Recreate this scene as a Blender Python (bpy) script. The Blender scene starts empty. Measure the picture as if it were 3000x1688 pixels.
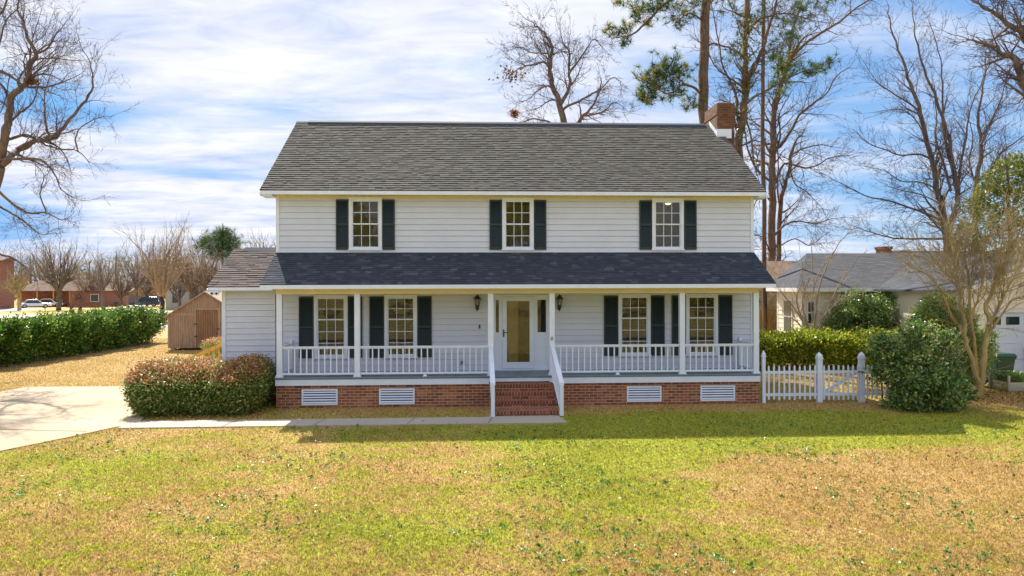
import bpy, math, random
import numpy as np
R = math.radians
# ------------------------------------------------------------------ camera, world, sun, exposure
F, TH, ROLL, HY, CXP, CYP, D0, HC = 2150.0, R(2.78), 0.0027, 838.0, 1500.0, 844.0, 21.94, 3.38
SUN_AZ, SUN_EL = R(23.5), R(46.0)      # azimuth measured from +Y towards -X
EXPOSURE = 0.85
SC = bpy.context.scene
COL = SC.collection
cam_d = bpy.data.cameras.new("camera"); cam = bpy.data.objects.new("camera", cam_d); COL.objects.link(cam)
cam_d.sensor_width = 36; cam_d.lens = F/3000*36; cam_d.clip_end = 3000; cam_d.clip_start = .1
cam_d.shift_y = -(CYP-HY)/3000
CAM = np.array([-D0*math.sin(TH), -D0*math.cos(TH), HC])
cam.location = CAM
cam.rotation_mode = 'XYZ'
from mathutils import Matrix, Vector, Euler
cam.matrix_world = Matrix.Translation(Vector(CAM)) @ Matrix.Rotation(-TH, 4, 'Z') @ Matrix.Rotation(R(90), 4, 'X') @ Matrix.Rotation(-ROLL, 4, 'Z')
SC.camera = cam
SC.view_settings.view_transform = 'Standard'; SC.view_settings.look = 'None'
SC.view_settings.exposure = EXPOSURE; SC.view_settings.gamma = 1

def nt_of(m): m.use_nodes = True; t = m.node_tree; t.nodes.clear(); return t
class N:
    "tiny node helper"
    def __init__(s, tree): s.t = tree
    def n(s, typ, ins=None, **kw):
        nd = s.t.nodes.new(typ)
        for k, v in kw.items(): setattr(nd, k, v)
        for k, v in (ins or {}).items():
            if hasattr(v, 'is_output'): s.t.links.new(v, nd.inputs[k])
            else: nd.inputs[k].default_value = v
        return nd
    def math(s, op, a, b=0.0, c=0.0, clamp=False): return s.n('ShaderNodeMath', {0: a, 1: b, 2: c}, operation=op, use_clamp=clamp).outputs[0]
    def mix(s, f, a, b, mode='MIX'):
        nd = s.t.nodes.new('ShaderNodeMix'); nd.data_type = 'RGBA'; nd.blend_type = mode; nd.clamp_factor = True
        for k, v in ((0, f), (6, a), (7, b)):
            if hasattr(v, 'is_output'): s.t.links.new(v, nd.inputs[k])
            else: nd.inputs[k].default_value = (tuple(v)+(1,))[:4] if k else v
        return nd.outputs[2]
    def ramp(s, f, stops, interp='LINEAR'):
        nd = s.t.nodes.new('ShaderNodeValToRGB'); cr = nd.color_ramp; cr.interpolation = interp
        while len(cr.elements) < len(stops): cr.elements.new(.5)
        for e, (p, c) in zip(cr.elements, stops):
            e.position = p; e.color = (c, c, c, 1) if isinstance(c, (int, float)) else (tuple(c)+(1,))[:4]
        s.t.links.new(f, nd.inputs[0]); return nd.outputs[0]
    def noise(s, vec, scale, detail=3, rough=.55, out=0, **kw):
        nd = s.n('ShaderNodeTexNoise', {'Scale': scale, 'Detail': detail, 'Roughness': rough, **kw})
        if vec is not None: s.t.links.new(vec, nd.inputs['Vector'])
        return nd.outputs[out]

W = bpy.data.worlds.new("World"); SC.world = W; W.use_nodes = True
def build_world():
    k = N(nt_of(W))
    sky = k.n('ShaderNodeTexSky', sky_type='NISHITA', sun_disc=False, sun_elevation=SUN_EL, sun_rotation=-SUN_AZ, air_density=1.0, dust_density=.4, ozone_density=2.0).outputs[0]
    tc = k.n('ShaderNodeTexCoord').outputs['Generated']
    sp = k.n('ShaderNodeSeparateXYZ', {0: tc}); x, y, z = sp.outputs
    zz = k.math('ADD', k.math('MAXIMUM', z, 0.0), .09)
    px, py = k.math('DIVIDE', x, zz), k.math('DIVIDE', y, zz)
    v = k.n('ShaderNodeCombineXYZ', {0: k.math('MULTIPLY', px, .8), 1: k.math('MULTIPLY', py, 1.0), 2: 3.7}).outputs[0]
    vm = k.n('ShaderNodeMapping', {'Vector': v, 'Rotation': (0, 0, R(14)), 'Scale': (.75, 1.15, 1)}).outputs[0]
    n1 = k.noise(vm, .55, 7, .56, Distortion=.35)
    n2 = k.noise(vm, 1.9, 6, .62, Distortion=.5)
    # coverage: thinner to the right (+x) and in a band on the far left
    az = k.math('DIVIDE', x, k.math('MAXIMUM', y, .05))
    right = k.n('ShaderNodeMapRange', {0: az, 1: .05, 2: .62, 3: 0.0, 4: .22}, interpolation_type='SMOOTHSTEP').outputs[0]
    front = k.n('ShaderNodeMapRange', {0: y, 1: 0.0, 2: .3, 3: 0.0, 4: 1.0}).outputs[0]
    def spot(cx, cz, sx, sz, amt):
        dx = k.math('DIVIDE', k.math('SUBTRACT', az, cx), sx); dz = k.math('DIVIDE', k.math('SUBTRACT', z, cz), sz)
        d = k.math('ADD', k.math('MULTIPLY', dx, dx), k.math('MULTIPLY', dz, dz))
        return k.math('MULTIPLY', k.math('EXPONENT', k.math('MULTIPLY', d, -1.0)), amt)
    holes = k.math('ADD', spot(-.60, .215, .12, .03, .3), spot(-.64, .085, .12, .04, .24))
    holes = k.math('ADD', holes, spot(-.42, .142, .22, .008, .19))
    holes = k.math('ADD', holes, spot(.0, .2, .5, .08, .07))
    cov = k.math('ADD', k.math('MULTIPLY', n1, .62), k.math('MULTIPLY', n2, .38))
    cov = k.math('SUBTRACT', k.math('SUBTRACT', cov, k.math('MULTIPLY', right, front)), k.math('MULTIPLY', holes, front))
    mask = k.n('ShaderNodeMapRange', {0: cov, 1: .21, 2: .48, 3: 0.0, 4: 1.0}, interpolation_type='SMOOTHSTEP').outputs[0]
    n3 = k.math('ADD', k.math('MULTIPLY', k.noise(vm, 1.3, 5, .6, Distortion=.4), .5), k.math('MULTIPLY', k.noise(vm, 4.2, 6, .62, Distortion=.6), .5))
    cloud = k.ramp(n3, [(.36, (5.2, 6.2, 8.8)), (.44, (6.7, 7.4, 9.2)), (.52, (8.2, 8.5, 9.5)), (.62, (9.7, 9.8, 10.3))])
    # clear sky: the physical sky, with deeper blue where it is clear
    hs = k.n('ShaderNodeHueSaturation', {'Saturation': 1.55, 'Value': 1.0, 'Color': sky}).outputs[0]
    clear = k.mix(.8, hs, k.ramp(z, [(0.0, (4.6, 6.7, 9.4)), (.1, (3.0, 5.4, 9.2)), (.35, (2.2, 4.6, 8.8)), (.6, (1.0, 2.9, 7.0))]))
    deep = k.n('ShaderNodeMapRange', {0: az, 1: -.3, 2: .2, 3: 1.0, 4: .0}).outputs[0]
    clear = k.mix(k.math('MULTIPLY', deep, front), clear, (2.2, 5.0, 9.2))
    col = k.mix(mask, clear, cloud)
    bg = k.n('ShaderNodeBackground', {'Color': col, 'Strength': .060}).outputs[0]
    k.t.links.new(bg, k.n('ShaderNodeOutputWorld').inputs[0])
build_world()
sl = bpy.data.lights.new("sun", 'SUN'); sl.energy = 5.0; sl.angle = R(.5); sl.color = (1.0, .93, .8)
sun = bpy.data.objects.new("sun", sl); COL.objects.link(sun)
sdir = Vector((-math.sin(SUN_AZ)*math.cos(SUN_EL), math.cos(SUN_AZ)*math.cos(SUN_EL), math.sin(SUN_EL)))
sun.rotation_euler = sdir.to_track_quat('Z', 'Y').to_euler(); sun.location = sdir*60

# ------------------------------------------------------------------ turning pixels of the photograph into points of the place
_fw = np.array([math.sin(TH), math.cos(TH), 0]); _rt = np.array([math.cos(TH), -math.sin(TH), 0]); _up = np.array([0, 0, 1.])
def ray(px, py):
    x = (px-CXP)/F; y = -(py-HY)/F; c, s = math.cos(ROLL), math.sin(-ROLL)
    x, y = c*x-s*y, s*x+c*y
    return _fw+_rt*x+_up*y
def P(px, py, v=0.0): r = ray(px, py); p = CAM+r*((v-CAM[1])/r[1]); return p[0], p[2]      # on a wall plane y = v
def G(px, py, z=0.0): r = ray(px, py); return CAM+r*((z-CAM[2])/r[2])                      # on the ground
def A(px, py, D): return CAM+ray(px, py)*D                                                # at a distance

# ------------------------------------------------------------------ mesh + object helpers
def link_mesh(name, verts, faces, mat, parent=None, smooth=False, attr=None, mats=None, fm=None):
    me = bpy.data.meshes.new(name); me.from_pydata([tuple(v) for v in verts], [], faces)
    for m in (mats or [mat]): me.materials.append(m)
    if fm is not None: me.polygons.foreach_set('material_index', fm)
    if attr is not None:
        a = me.attributes.new('tint', 'FLOAT', 'FACE'); a.data.foreach_set('value', attr)
    if smooth: me.polygons.foreach_set('use_smooth', [True]*len(me.polygons))
    me.update(); o = bpy.data.objects.new(name, me); COL.objects.link(o)
    if parent: o.parent = parent
    return o
def np_mesh(name, V, Fc, mat, parent=None, smooth=False, attr=None):
    "V (n,3), Fc (m,k) -> object, fast"
    me = bpy.data.meshes.new(name); V = np.ascontiguousarray(V, dtype=np.float32); Fc = np.ascontiguousarray(Fc, dtype=np.int32)
    if parent is not None: V = V-np.array(wloc(parent), dtype=np.float32)
    m, kk = Fc.shape
    me.vertices.add(len(V)); me.vertices.foreach_set('co', V.ravel())
    me.loops.add(m*kk); me.loops.foreach_set('vertex_index', Fc.ravel())
    me.polygons.add(m); me.polygons.foreach_set('loop_start', np.arange(0, m*kk, kk, dtype=np.int32)); me.polygons.foreach_set('loop_total', np.full(m, kk, dtype=np.int32))
    if smooth: me.polygons.foreach_set('use_smooth', np.ones(m, dtype=bool))
    if attr is not None:
        a = me.attributes.new('tint', 'FLOAT', 'FACE'); a.data.foreach_set('value', np.asarray(attr, dtype=np.float32))
    me.materials.append(mat); me.update(calc_edges=True); me.validate()
    o = bpy.data.objects.new(name, me); COL.objects.link(o)
    if parent is not None: o.parent = parent
    return o
def wloc(o):
    l = Vector((0, 0, 0))
    while o is not None: l = l+Vector(o.location); o = o.parent
    return l
class MB:
    def __init__(s): s.v = []; s.f = []; s.a = []
    def add(s, vs, fs, t=0.0):
        b = len(s.v); s.v += [tuple(v) for v in vs]; s.f += [tuple(b+i for i in f) for f in fs]; s.a += [t]*len(fs)
    def box(s, x0, x1, y0, y1, z0, z1, t=0.0):
        s.add([(x0,y0,z0),(x1,y0,z0),(x1,y1,z0),(x0,y1,z0),(x0,y0,z1),(x1,y0,z1),(x1,y1,z1),(x0,y1,z1)],
              [(0,3,2,1),(4,5,6,7),(0,1,5,4),(1,2,6,5),(2,3,7,6),(3,0,4,7)], t)
    def hexa(s, a, b, t=0.0):   # two quads (4 pts each) joined
        s.add(list(a)+list(b), [(3,2,1,0),(4,5,6,7),(0,1,5,4),(1,2,6,5),(2,3,7,6),(3,0,4,7)], t)
    def bar(s, p, q, w, h=None, t=0.0):
        p, q = Vector(p), Vector(q); h = h or w; d = (q-p).normalized()
        up = Vector((0,0,1)) if abs(d.z) < .95 else Vector((0,1,0))
        n = d.cross(up).normalized()*w/2; b = n.cross(d).normalized()*h/2
        s.hexa([p-n-b,p+n-b,p+n+b,p-n+b],[q-n-b,q+n-b,q+n+b,q-n+b], t)
    def cyl(s, c, r0, r1, h, n=12, axis='z', t=0.0, cap=True):
        vs = []
        for zz, rr in ((0, r0), (h, r1)):
            for i in range(n):
                a = 2*math.pi*i/n; ca, sa = rr*math.cos(a), rr*math.sin(a)
                vs.append({'z': (c[0]+ca, c[1]+sa, c[2]+zz), 'y': (c[0]+ca, c[1]+zz, c[2]+sa), 'x': (c[0]+zz, c[1]+ca, c[2]+sa)}[axis])
        fs = [(i, (i+1) % n, n+(i+1) % n, n+i) for i in range(n)]
        if cap: fs += [tuple(range(n))[::-1], tuple(range(n, 2*n))]
        s.add(vs, fs, t)
    def prism(s, prof, x0, x1, axis='x', t=0.0):   # profile (a,b) extruded along axis
        n = len(prof)
        f = (lambda x, a, b: (x, a, b)) if axis == 'x' else (lambda x, a, b: (a, x, b))
        s.add([f(x0, a, b) for a, b in prof]+[f(x1, a, b) for a, b in prof],
              [tuple(range(n))[::-1], tuple(range(n, 2*n))]+[(i, (i+1) % n, n+(i+1) % n, n+i) for i in range(n)], t)
    def build(s, name, mat, parent=None, smooth=False, local=False, bevel=0):
        vs = s.v
        if parent is not None and not local:
            l = wloc(parent); vs = [(a-l.x, b-l.y, c-l.z) for a, b, c in vs]
        o = link_mesh(name, vs, s.f, mat, parent, smooth, s.a)
        if bevel:
            m = o.modifiers.new('bevel', 'BEVEL'); m.width = bevel; m.segments = 2; m.limit_method = 'ANGLE'
        return o
def tag(o, label=None, cat=None, group=None, kind=None):
    for k, v in (('label', label), ('category', cat), ('group', group), ('kind', kind)):
        if v: o[k] = v
    return o
def thing(name, loc, label, cat, group=None):
    o = bpy.data.objects.new(name, None); COL.objects.link(o); o.location = tuple(float(c) for c in loc); o.empty_display_size = .2
    return tag(o, label, cat, group)
def dup(o, loc=None, parent='same'):
    c = o.copy(); COL.objects.link(c)
    if parent != 'same': c.parent = parent
    if loc is not None: c.location = loc
    for ch in list(o.children): dup(ch, None, c)
    return c

# ------------------------------------------------------------------ materials
M = {}
def mat(name, fn):
    m = bpy.data.materials.new(name); k = N(nt_of(m)); out = k.n('ShaderNodeOutputMaterial')
    sh = fn(k); k.t.links.new(sh, out.inputs[0]); M[name] = m; return m
def princ(k, col, rough=.6, metal=0.0, bump=None, bstr=.3, bdist=.01, **kw):
    ins = {'Base Color': (tuple(col)+(1,))[:4] if not hasattr(col, 'is_output') else col, 'Roughness': rough, 'Metallic': metal, **kw}
    if bump is not None:
        ins['Normal'] = k.n('ShaderNodeBump', {'Strength': bstr, 'Distance': bdist, 'Height': bump}).outputs[0]
    return k.n('ShaderNodeBsdfPrincipled', ins).outputs[0]
def pos(k): return k.n('ShaderNodeNewGeometry').outputs['Position']
def tint(k): return k.n('ShaderNodeAttribute', attribute_name='tint').outputs['Fac']
def simple(name, col, rough=.6, var=.12, scale=3.0, metal=0.0, bump=0.0, bscale=60.0):
    def f(k):
        p = pos(k); n = k.noise(p, scale, 4); d = tuple(c*(1-var) for c in col); l = tuple(min(1, c*(1+var)) for c in col)
        c = k.ramp(n, [(.3, d), (.7, l)])
        return princ(k, c, rough, metal, bump=k.noise(p, bscale, 3) if bump else None, bstr=bump, **({'Specular IOR Level': .12} if rough > .85 else {}))
    return mat(name, f)
simple('white_paint', (.68, .76, .90), .45, .05)
simple('white_trim', (.66, .67, .69), .5, .06, 2.0)
simple('cream_trim', (.66, .58, .36), .55, .06)
simple('black_metal', (.015, .016, .018), .35, .1)
simple('grey_metal', (.35, .36, .37), .4, .1, metal=.6)
simple('dark_rubber', (.02, .02, .02), .8)
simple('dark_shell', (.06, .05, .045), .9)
simple('room_wall', (.50, .43, .24), .8, .1)
simple('room_dark', (.16, .12, .07), .8, .2)
simple('blind', (.17, .165, .14), .6, .05)
simple('bin_green', (.012, .06, .03), .5, .15)
simple('lumber', (.62, .36, .06), .7, .2, 8)
simple('vinyl_neighbour', (.74, .68, .56), .6, .05)
simple('car_white', (.75, .77, .8), .2, .02)
simple('car_dark', (.05, .055, .08), .25, .05)
simple('car_glass', (.02, .04, .05), .08, .1)
simple('lamp_red', (.35, .02, .02), .3)
simple('dark_pole', (.02, .022, .03), .8)
simple('garage_white', (.6, .66, .78), .5, .04)
def m_siding(k):
    p = pos(k); n = k.noise(p, 1.3, 4); mp = k.n('ShaderNodeMapping', {'Vector': p, 'Scale': (6, 6, 160)}).outputs[0]
    g = k.noise(mp, 3.0, 3)
    c = k.ramp(n, [(.3, (.56, .62, .76)), (.7, (.61, .67, .81))])
    c = k.mix(k.math('MULTIPLY', g, .12), c, (.5, .5, .5))
    return princ(k, c, .6, bump=g, bstr=.25, bdist=.004)
mat('siding', m_siding)
def m_deck(k):
    p = pos(k); n = k.noise(k.n('ShaderNodeMapping', {'Vector': p, 'Scale': (30, 1.5, 1)}).outputs[0], 2.0, 4)
    return princ(k, k.ramp(n, [(.3, (.12, .185, .24)), (.7, (.2, .28, .34))]), .5, bump=n, bstr=.2)
mat('deck_paint', m_deck)
def m_shutter(k):
    n = k.noise(pos(k), 30, 3)
    return princ(k, k.ramp(n, [(.3, (.006, .018, .026)), (.7, (.014, .034, .044))]), .5)
mat('shutter_green', m_shutter)
def brickmat(name, c1, c2, c3, mortar, face='xz', w=.203, h=.067, rot=False):
    def f(k):
        p = pos(k); nrm = k.n('ShaderNodeNewGeometry').outputs['Normal']
        s = k.n('ShaderNodeSeparateXYZ', {0: p}).outputs; sn = k.n('ShaderNodeSeparateXYZ', {0: nrm}).outputs
        side = k.math('GREATER_THAN', k.math('ABSOLUTE', sn[0]), .7)
        top = k.math('GREATER_THAN', k.math('ABSOLUTE', sn[2]), .7)
        u = k.mix(side, k.n('ShaderNodeCombineXYZ', {0: s[0], 1: s[2]}).outputs[0], k.n('ShaderNodeCombineXYZ', {0: s[1], 1: s[2]}).outputs[0])
        u = k.mix(top, u, k.n('ShaderNodeCombineXYZ', {0: s[0], 1: s[1]}).outputs[0])
        b = k.n('ShaderNodeTexBrick', {'Vector': u, 'Color1': (0, 0, 0, 1), 'Color2': (1, 1, 1, 1), 'Mortar': (.5, .5, .5, 1), 'Scale': 1.0, 'Mortar Size': .008,
               'Mortar Smooth': .15, 'Bias': 0.0, 'Brick Width': w, 'Row Height': h})
        n = k.noise(p, 2.2, 3); n2 = k.noise(p, 60, 3)
        c = k.ramp(b.outputs[0], [(0, c2), (.22, tuple(x*.6 for x in c1)), (.4, c1), (.68, c3), (.86, tuple(x*.8 for x in c1))], 'CONSTANT')
        c = k.mix(k.math('MULTIPLY', n, .5), c, tuple(x*.55 for x in c1))
        c = k.mix(k.math('MULTIPLY', n2, .35), c, tuple(min(1, x*1.5) for x in c3))
        c = k.mix(b.outputs[1], c, mortar)
        h_ = k.math('SUBTRACT', k.math('MULTIPLY', n2, .2), b.outputs[1])
        return princ(k, c, .85, bump=h_, bstr=.6, bdist=.006)
    return mat(name, f)
brickmat('brick', (.24, .075, .04), (.045, .02, .02), (.36, .15, .085), (.50, .34, .22), w=.235, h=.08)
brickmat('brick_step', (.20, .05, .028), (.05, .018, .016), (.30, .10, .06), (.42, .23, .15), w=.085, h=.175)
brickmat('brick_far', (.27, .09, .05), (.17, .06, .035), (.36, .14, .08), (.32, .2, .14))
brickmat('brick_chimney', (.10, .038, .02), (.03, .015, .012), (.20, .085, .04), (.16, .10, .055), w=.22, h=.085)
def m_shingle(name, stops, spot):
    def f(k):
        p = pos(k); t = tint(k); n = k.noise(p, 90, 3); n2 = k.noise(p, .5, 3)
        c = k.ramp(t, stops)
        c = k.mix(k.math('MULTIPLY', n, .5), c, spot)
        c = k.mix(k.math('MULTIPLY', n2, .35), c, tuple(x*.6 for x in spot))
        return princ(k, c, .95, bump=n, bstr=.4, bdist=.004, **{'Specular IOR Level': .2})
    return mat(name, f)
m_shingle('shingle', [(0, (.095, .082, .078)), (.3, (.118, .112, .104)), (.55, (.108, .116, .108)), (.8, (.142, .124, .114)), (1, (.115, .125, .125))], (.145, .145, .14))
m_shingle('shingle_porch_shaded', [(0, (.03, .04, .06)), (.5, (.042, .053, .075)), (.8, (.055, .067, .092)), (.93, (.075, .086, .11)), (1, (.12, .13, .155))], (.055, .065, .088))  # grey-brown shingles given the navy of their shade as base colour
m_shingle('shingle_brown', [(0, (.10, .075, .072)), (.5, (.14, .11, .105)), (1, (.17, .135, .13))], (.16, .14, .14))
m_shingle('shingle_grey', [(0, (.08, .085, .10)), (.5, (.10, .105, .12)), (1, (.13, .13, .14))], (.12, .12, .13))
simple('ridge_cap', (.035, .045, .07), .8, .2, 8)
simple('roof_grey', (.075, .08, .095), .9, .25, 1.5, bump=.3)
simple('roof_brown', (.2, .14, .11), .9, .25, 1.5)
simple('roof_dark', (.1, .09, .09), .9, .2, 1.5)
def m_concrete(name, a, b, cracks=True):
    def f(k):
        p = pos(k); n = k.noise(p, .45, 5, .6); n2 = k.noise(p, 45, 4, .7)
        c = k.ramp(n, [(.3, a), (.7, b)]); c = k.mix(k.math('MULTIPLY', n2, .3), c, tuple(x*.6 for x in a))
        if cracks:
            pd = k.n('ShaderNodeVectorMath', {0: p, 1: k.n('ShaderNodeVectorMath', {0: k.noise(p, 1.3, 4, .6, 1), 'Scale': .9}, operation='SCALE').outputs[0]}, operation='ADD').outputs[0]
            vo = k.n('ShaderNodeTexVoronoi', {'Vector': pd, 'Scale': .26}, feature='DISTANCE_TO_EDGE').outputs[0]
            m_ = k.n('ShaderNodeMapRange', {0: vo, 1: .0, 2: .006, 3: 1.0, 4: 0.0}).outputs[0]
            m_ = k.math('MULTIPLY', m_, k.ramp(k.noise(p, .35, 2), [(.46, 0.0), (.56, .8)]))
            c = k.mix(m_, c, (.16, .13, .1))
        return princ(k, c, .85, bump=n2, bstr=.25, bdist=.004)
    return mat(name, f)
m_concrete('concrete', (.38, .29, .185), (.52, .42, .30)); m_concrete('walk_concrete', (.38, .335, .28), (.48, .425, .37), False)
m_concrete('street', (.48, .44, .43), (.56, .52, .51), False)
def lawn_color(k, fine=True):
    p = pos(k); s = k.n('ShaderNodeSeparateXYZ', {0: p}).outputs; x, y = s[0], s[1]
    pd = k.n('ShaderNodeVectorMath', {0: p, 1: (1, 1, 0)}, operation='MULTIPLY').outputs[0]
    n1 = k.noise(pd, .35, 6, .66); n2 = k.noise(pd, 1.7, 5, .66); n3 = k.noise(pd, 9, 4, .7); n4 = k.noise(pd, 70, 2, .6)
    def blob(cx, cy, rx, ry, a):
        dx = k.math('DIVIDE', k.math('SUBTRACT', x, cx), rx); dy = k.math('DIVIDE', k.math('SUBTRACT', y, cy), ry)
        return k.math('MULTIPLY', k.math('EXPONENT', k.math('MULTIPLY', k.math('ADD', k.math('MULTIPLY', dx, dx), k.math('MULTIPLY', dy, dy)), -1.0)), a)
    b = k.math('ADD', blob(5.5, -5.2, 6.5, 1.7, .36), blob(1.6, -8.6, 1.9, 2.4, .26))
    b = k.math('ADD', b, blob(-8.5, -8.0, 3.5, 1.2, .08)); b = k.math('ADD', b, blob(-2.5, -11.8, 2.0, 1.3, .12))
    b = k.math('ADD', b, blob(5.0, -3.2, 7.0, 1.6, .12)); b = k.math('SUBTRACT', b, blob(5.5, -9.2, 4.2, 2.2, .16))
    b = k.math('SUBTRACT', b, blob(5.5, -1.8, 7.0, .7, .3)); b = k.math('ADD', b, blob(-60, 88, 40, 10, .2))
    far = k.n('ShaderNodeMapRange', {0: y, 1: 1.0, 2: 6.0, 3: 0.0, 4: .12}).outputs[0]
    g = k.math('ADD', k.math('ADD', k.math('MULTIPLY', n1, .45), k.math('MULTIPLY', n2, .55)), k.math('MULTIPLY', k.math('SUBTRACT', n3, .5), .6))
    g = k.math('SUBTRACT', k.math('ADD', g, b), far)
    m = k.n('ShaderNodeMapRange', {0: g, 1: .455, 2: .63, 3: 0.0, 4: 1.0}, interpolation_type='SMOOTHSTEP').outputs[0]
    tan = k.ramp(n3, [(.25, (.26, .15, .045)), (.5, (.58, .39, .14)), (.75, (.82, .62, .33))])
    tan = k.mix(k.n('ShaderNodeMapRange', {0: n2, 1: .5, 2: .7, 3: 0.0, 4: .5}).outputs[0], tan, (.58, .36, .06))
    grn = k.ramp(n3, [(.25, (.09, .13, .006)), (.5, (.36, .42, .010)), (.75, (.66, .64, .035))])
    c = k.mix(m, tan, grn)
    return k.mix(k.ramp(n4, [(.35, .6), (.6, 0.0)]), c, (.14, .10, .035)), n4
def m_lawn(k):
    c, n4 = lawn_color(k); return princ(k, c, .95, bump=n4, bstr=.7, bdist=.03)
mat('lawn', m_lawn)
def leafy(name, colfn, trans=.35, rough=.5, spec=.3):
    def f(k):
        c = colfn(k)
        a = princ(k, c, rough, **{'Specular IOR Level': spec})
        b = k.n('ShaderNodeBsdfTranslucent', {'Color': c}).outputs[0]
        return k.n('ShaderNodeMixShader', {0: trans, 1: a, 2: b}).outputs[0]
    return mat(name, f)
leafy('grass_blade', lambda k: k.mix(1.0, k.mix(.15, lawn_color(k)[0], (.80, .66, .34)), k.ramp(k.noise(pos(k), 26, 2, .8), [(.34, .34), (.5, .98), (.66, 1.75)]), 'MULTIPLY'), .45, .8, .1)
def tcol(stops): return lambda k: k.ramp(tint(k), stops)
leafy('leaf_hedge', tcol([(0, (.02, .06, .012)), (.3, (.06, .17, .02)), (.6, (.16, .31, .035)), (.87, (.42, .46, .07)), (1, (.65, .6, .2))]), .35, .35, .5)
leafy('leaf_abelia', tcol([(0, (.03, .08, .015)), (.2, (.12, .22, .03)), (.45, (.32, .38, .08)), (.6, (.55, .48, .22)), (.62, (.36, .12, .04)), (.8, (.60, .26, .11)), (1, (.78, .50, .40))]), .35, .4, .4)
leafy('leaf_camellia', tcol([(0, (.03, .085, .025)), (.3, (.09, .21, .05)), (.6, (.25, .37, .08)), (.85, (.50, .52, .15)), (1, (.65, .6, .35))]), .28, .3, .6)
leafy('leaf_yellow', tcol([(0, (.04, .10, .01)), (.35, (.15, .24, .015)), (.7, (.40, .44, .03)), (1, (.7, .62, .08))]), .45, .4, .4)
leafy('leaf_magnolia', tcol([(0, (.05, .08, .01)), (.5, (.20, .23, .03)), (1, (.5, .40, .06))]), .3, .4, .4)
leafy('needle', tcol([(0, (.02, .07, .03)), (.5, (.07, .15, .03)), (.8, (.22, .26, .03)), (1, (.45, .33, .05))]), .3, .6, .2)
leafy('leaf_dry', tcol([(0, (.12, .05, .02)), (.5, (.3, .15, .05)), (1, (.6, .38, .15))]), .3, .7, .2)
leafy('leaf_weed', tcol([(0, (.02, .09, .015)), (.5, (.06, .22, .03)), (.8, (.2, .42, .06)), (1, (.75, .8, .6))]), .3, .35, .5)  # near-white end of the ramp is painted leaf highlight
def bark(name, a, b, sc=8.0):
    def f(k):
        p = pos(k); n = k.noise(k.n('ShaderNodeMapping', {'Vector': p, 'Scale': (1, 1, .25)}).outputs[0], sc, 5, .65)
        return princ(k, k.ramp(n, [(.3, a), (.7, b)]), .85, bump=n, bstr=.8, bdist=.03)
    return mat(name, f)
bark('bark_grey', (.06, .045, .045), (.22, .155, .12)); bark('bark_pine', (.045, .03, .022), (.19, .115, .07), 9)
bark('bark_vine', (.05, .032, .024), (.20, .125, .075), 9); bark('bark_myrtle', (.22, .16, .06), (.48, .37, .16), 5)
bark('twig_tan', (.19, .14, .10), (.40, .31, .21)); bark('twig_red', (.10, .045, .035), (.24, .12, .08)); bark('twig_dark', (.05, .042, .065), (.15, .12, .14))
bark('twig_gold', (.22, .16, .08), (.46, .37, .19))
def m_wood(name, a, b, groove=.1, w=.1):
    def f(k):
        p = pos(k); n = k.noise(k.n('ShaderNodeMapping', {'Vector': p, 'Scale': (6, 6, .6)}).outputs[0], 4, 5, .7)
        sx = k.n('ShaderNodeSeparateXYZ', {0: p}).outputs[0]
        g = k.math('LESS_THAN', k.math('FRACT', k.math('DIVIDE', sx, w)), groove)
        c = k.mix(k.math('MULTIPLY', g, .75), k.ramp(n, [(.28, a), (.72, b)]), tuple(x*.3 for x in a))
        return princ(k, c, .85, bump=k.math('SUBTRACT', n, g), bstr=.5, bdist=.01)
    return mat(name, f)
m_wood('shed_wood', (.20, .125, .08), (.50, .35, .24)); m_wood('shed_trim', (.24, .16, .11), (.52, .38, .27), 0)
m_wood('shed_door', (.15, .075, .04), (.36, .20, .11), .16, .12); m_wood('fence_wood', (.3, .2, .05), (.55, .38, .12), .07, .14); m_wood('fence_grey', (.10, .10, .11), (.2, .2, .2), .12, .3)
def m_glass(k):
    fr = k.n('ShaderNodeFresnel', {'IOR': 1.52}).outputs[0]
    g = k.n('ShaderNodeBsdfGlossy', {'Color': (.95, .97, 1, 1), 'Roughness': .015, 'Normal': k.n('ShaderNodeBump', {'Strength': .25, 'Distance': .02, 'Height': k.noise(pos(k), 1.6, 2)}).outputs[0]}).outputs[0]
    t = k.n('ShaderNodeBsdfTransparent', {'Color': (.82, .84, .80, 1)}).outputs[0]
    return k.n('ShaderNodeMixShader', {0: k.math('MULTIPLY', fr, 1.3, clamp=True), 1: t, 2: g}).outputs[0]
mat('glass', m_glass)
mat('lit_lamp', lambda k: k.n('ShaderNodeEmission', {'Color': (1, .8, .45, 1), 'Strength': 1.6}).outputs[0])
mat('lantern_glass', lambda k: princ(k, (.4, .42, .4), .15, Alpha=.45))

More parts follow.
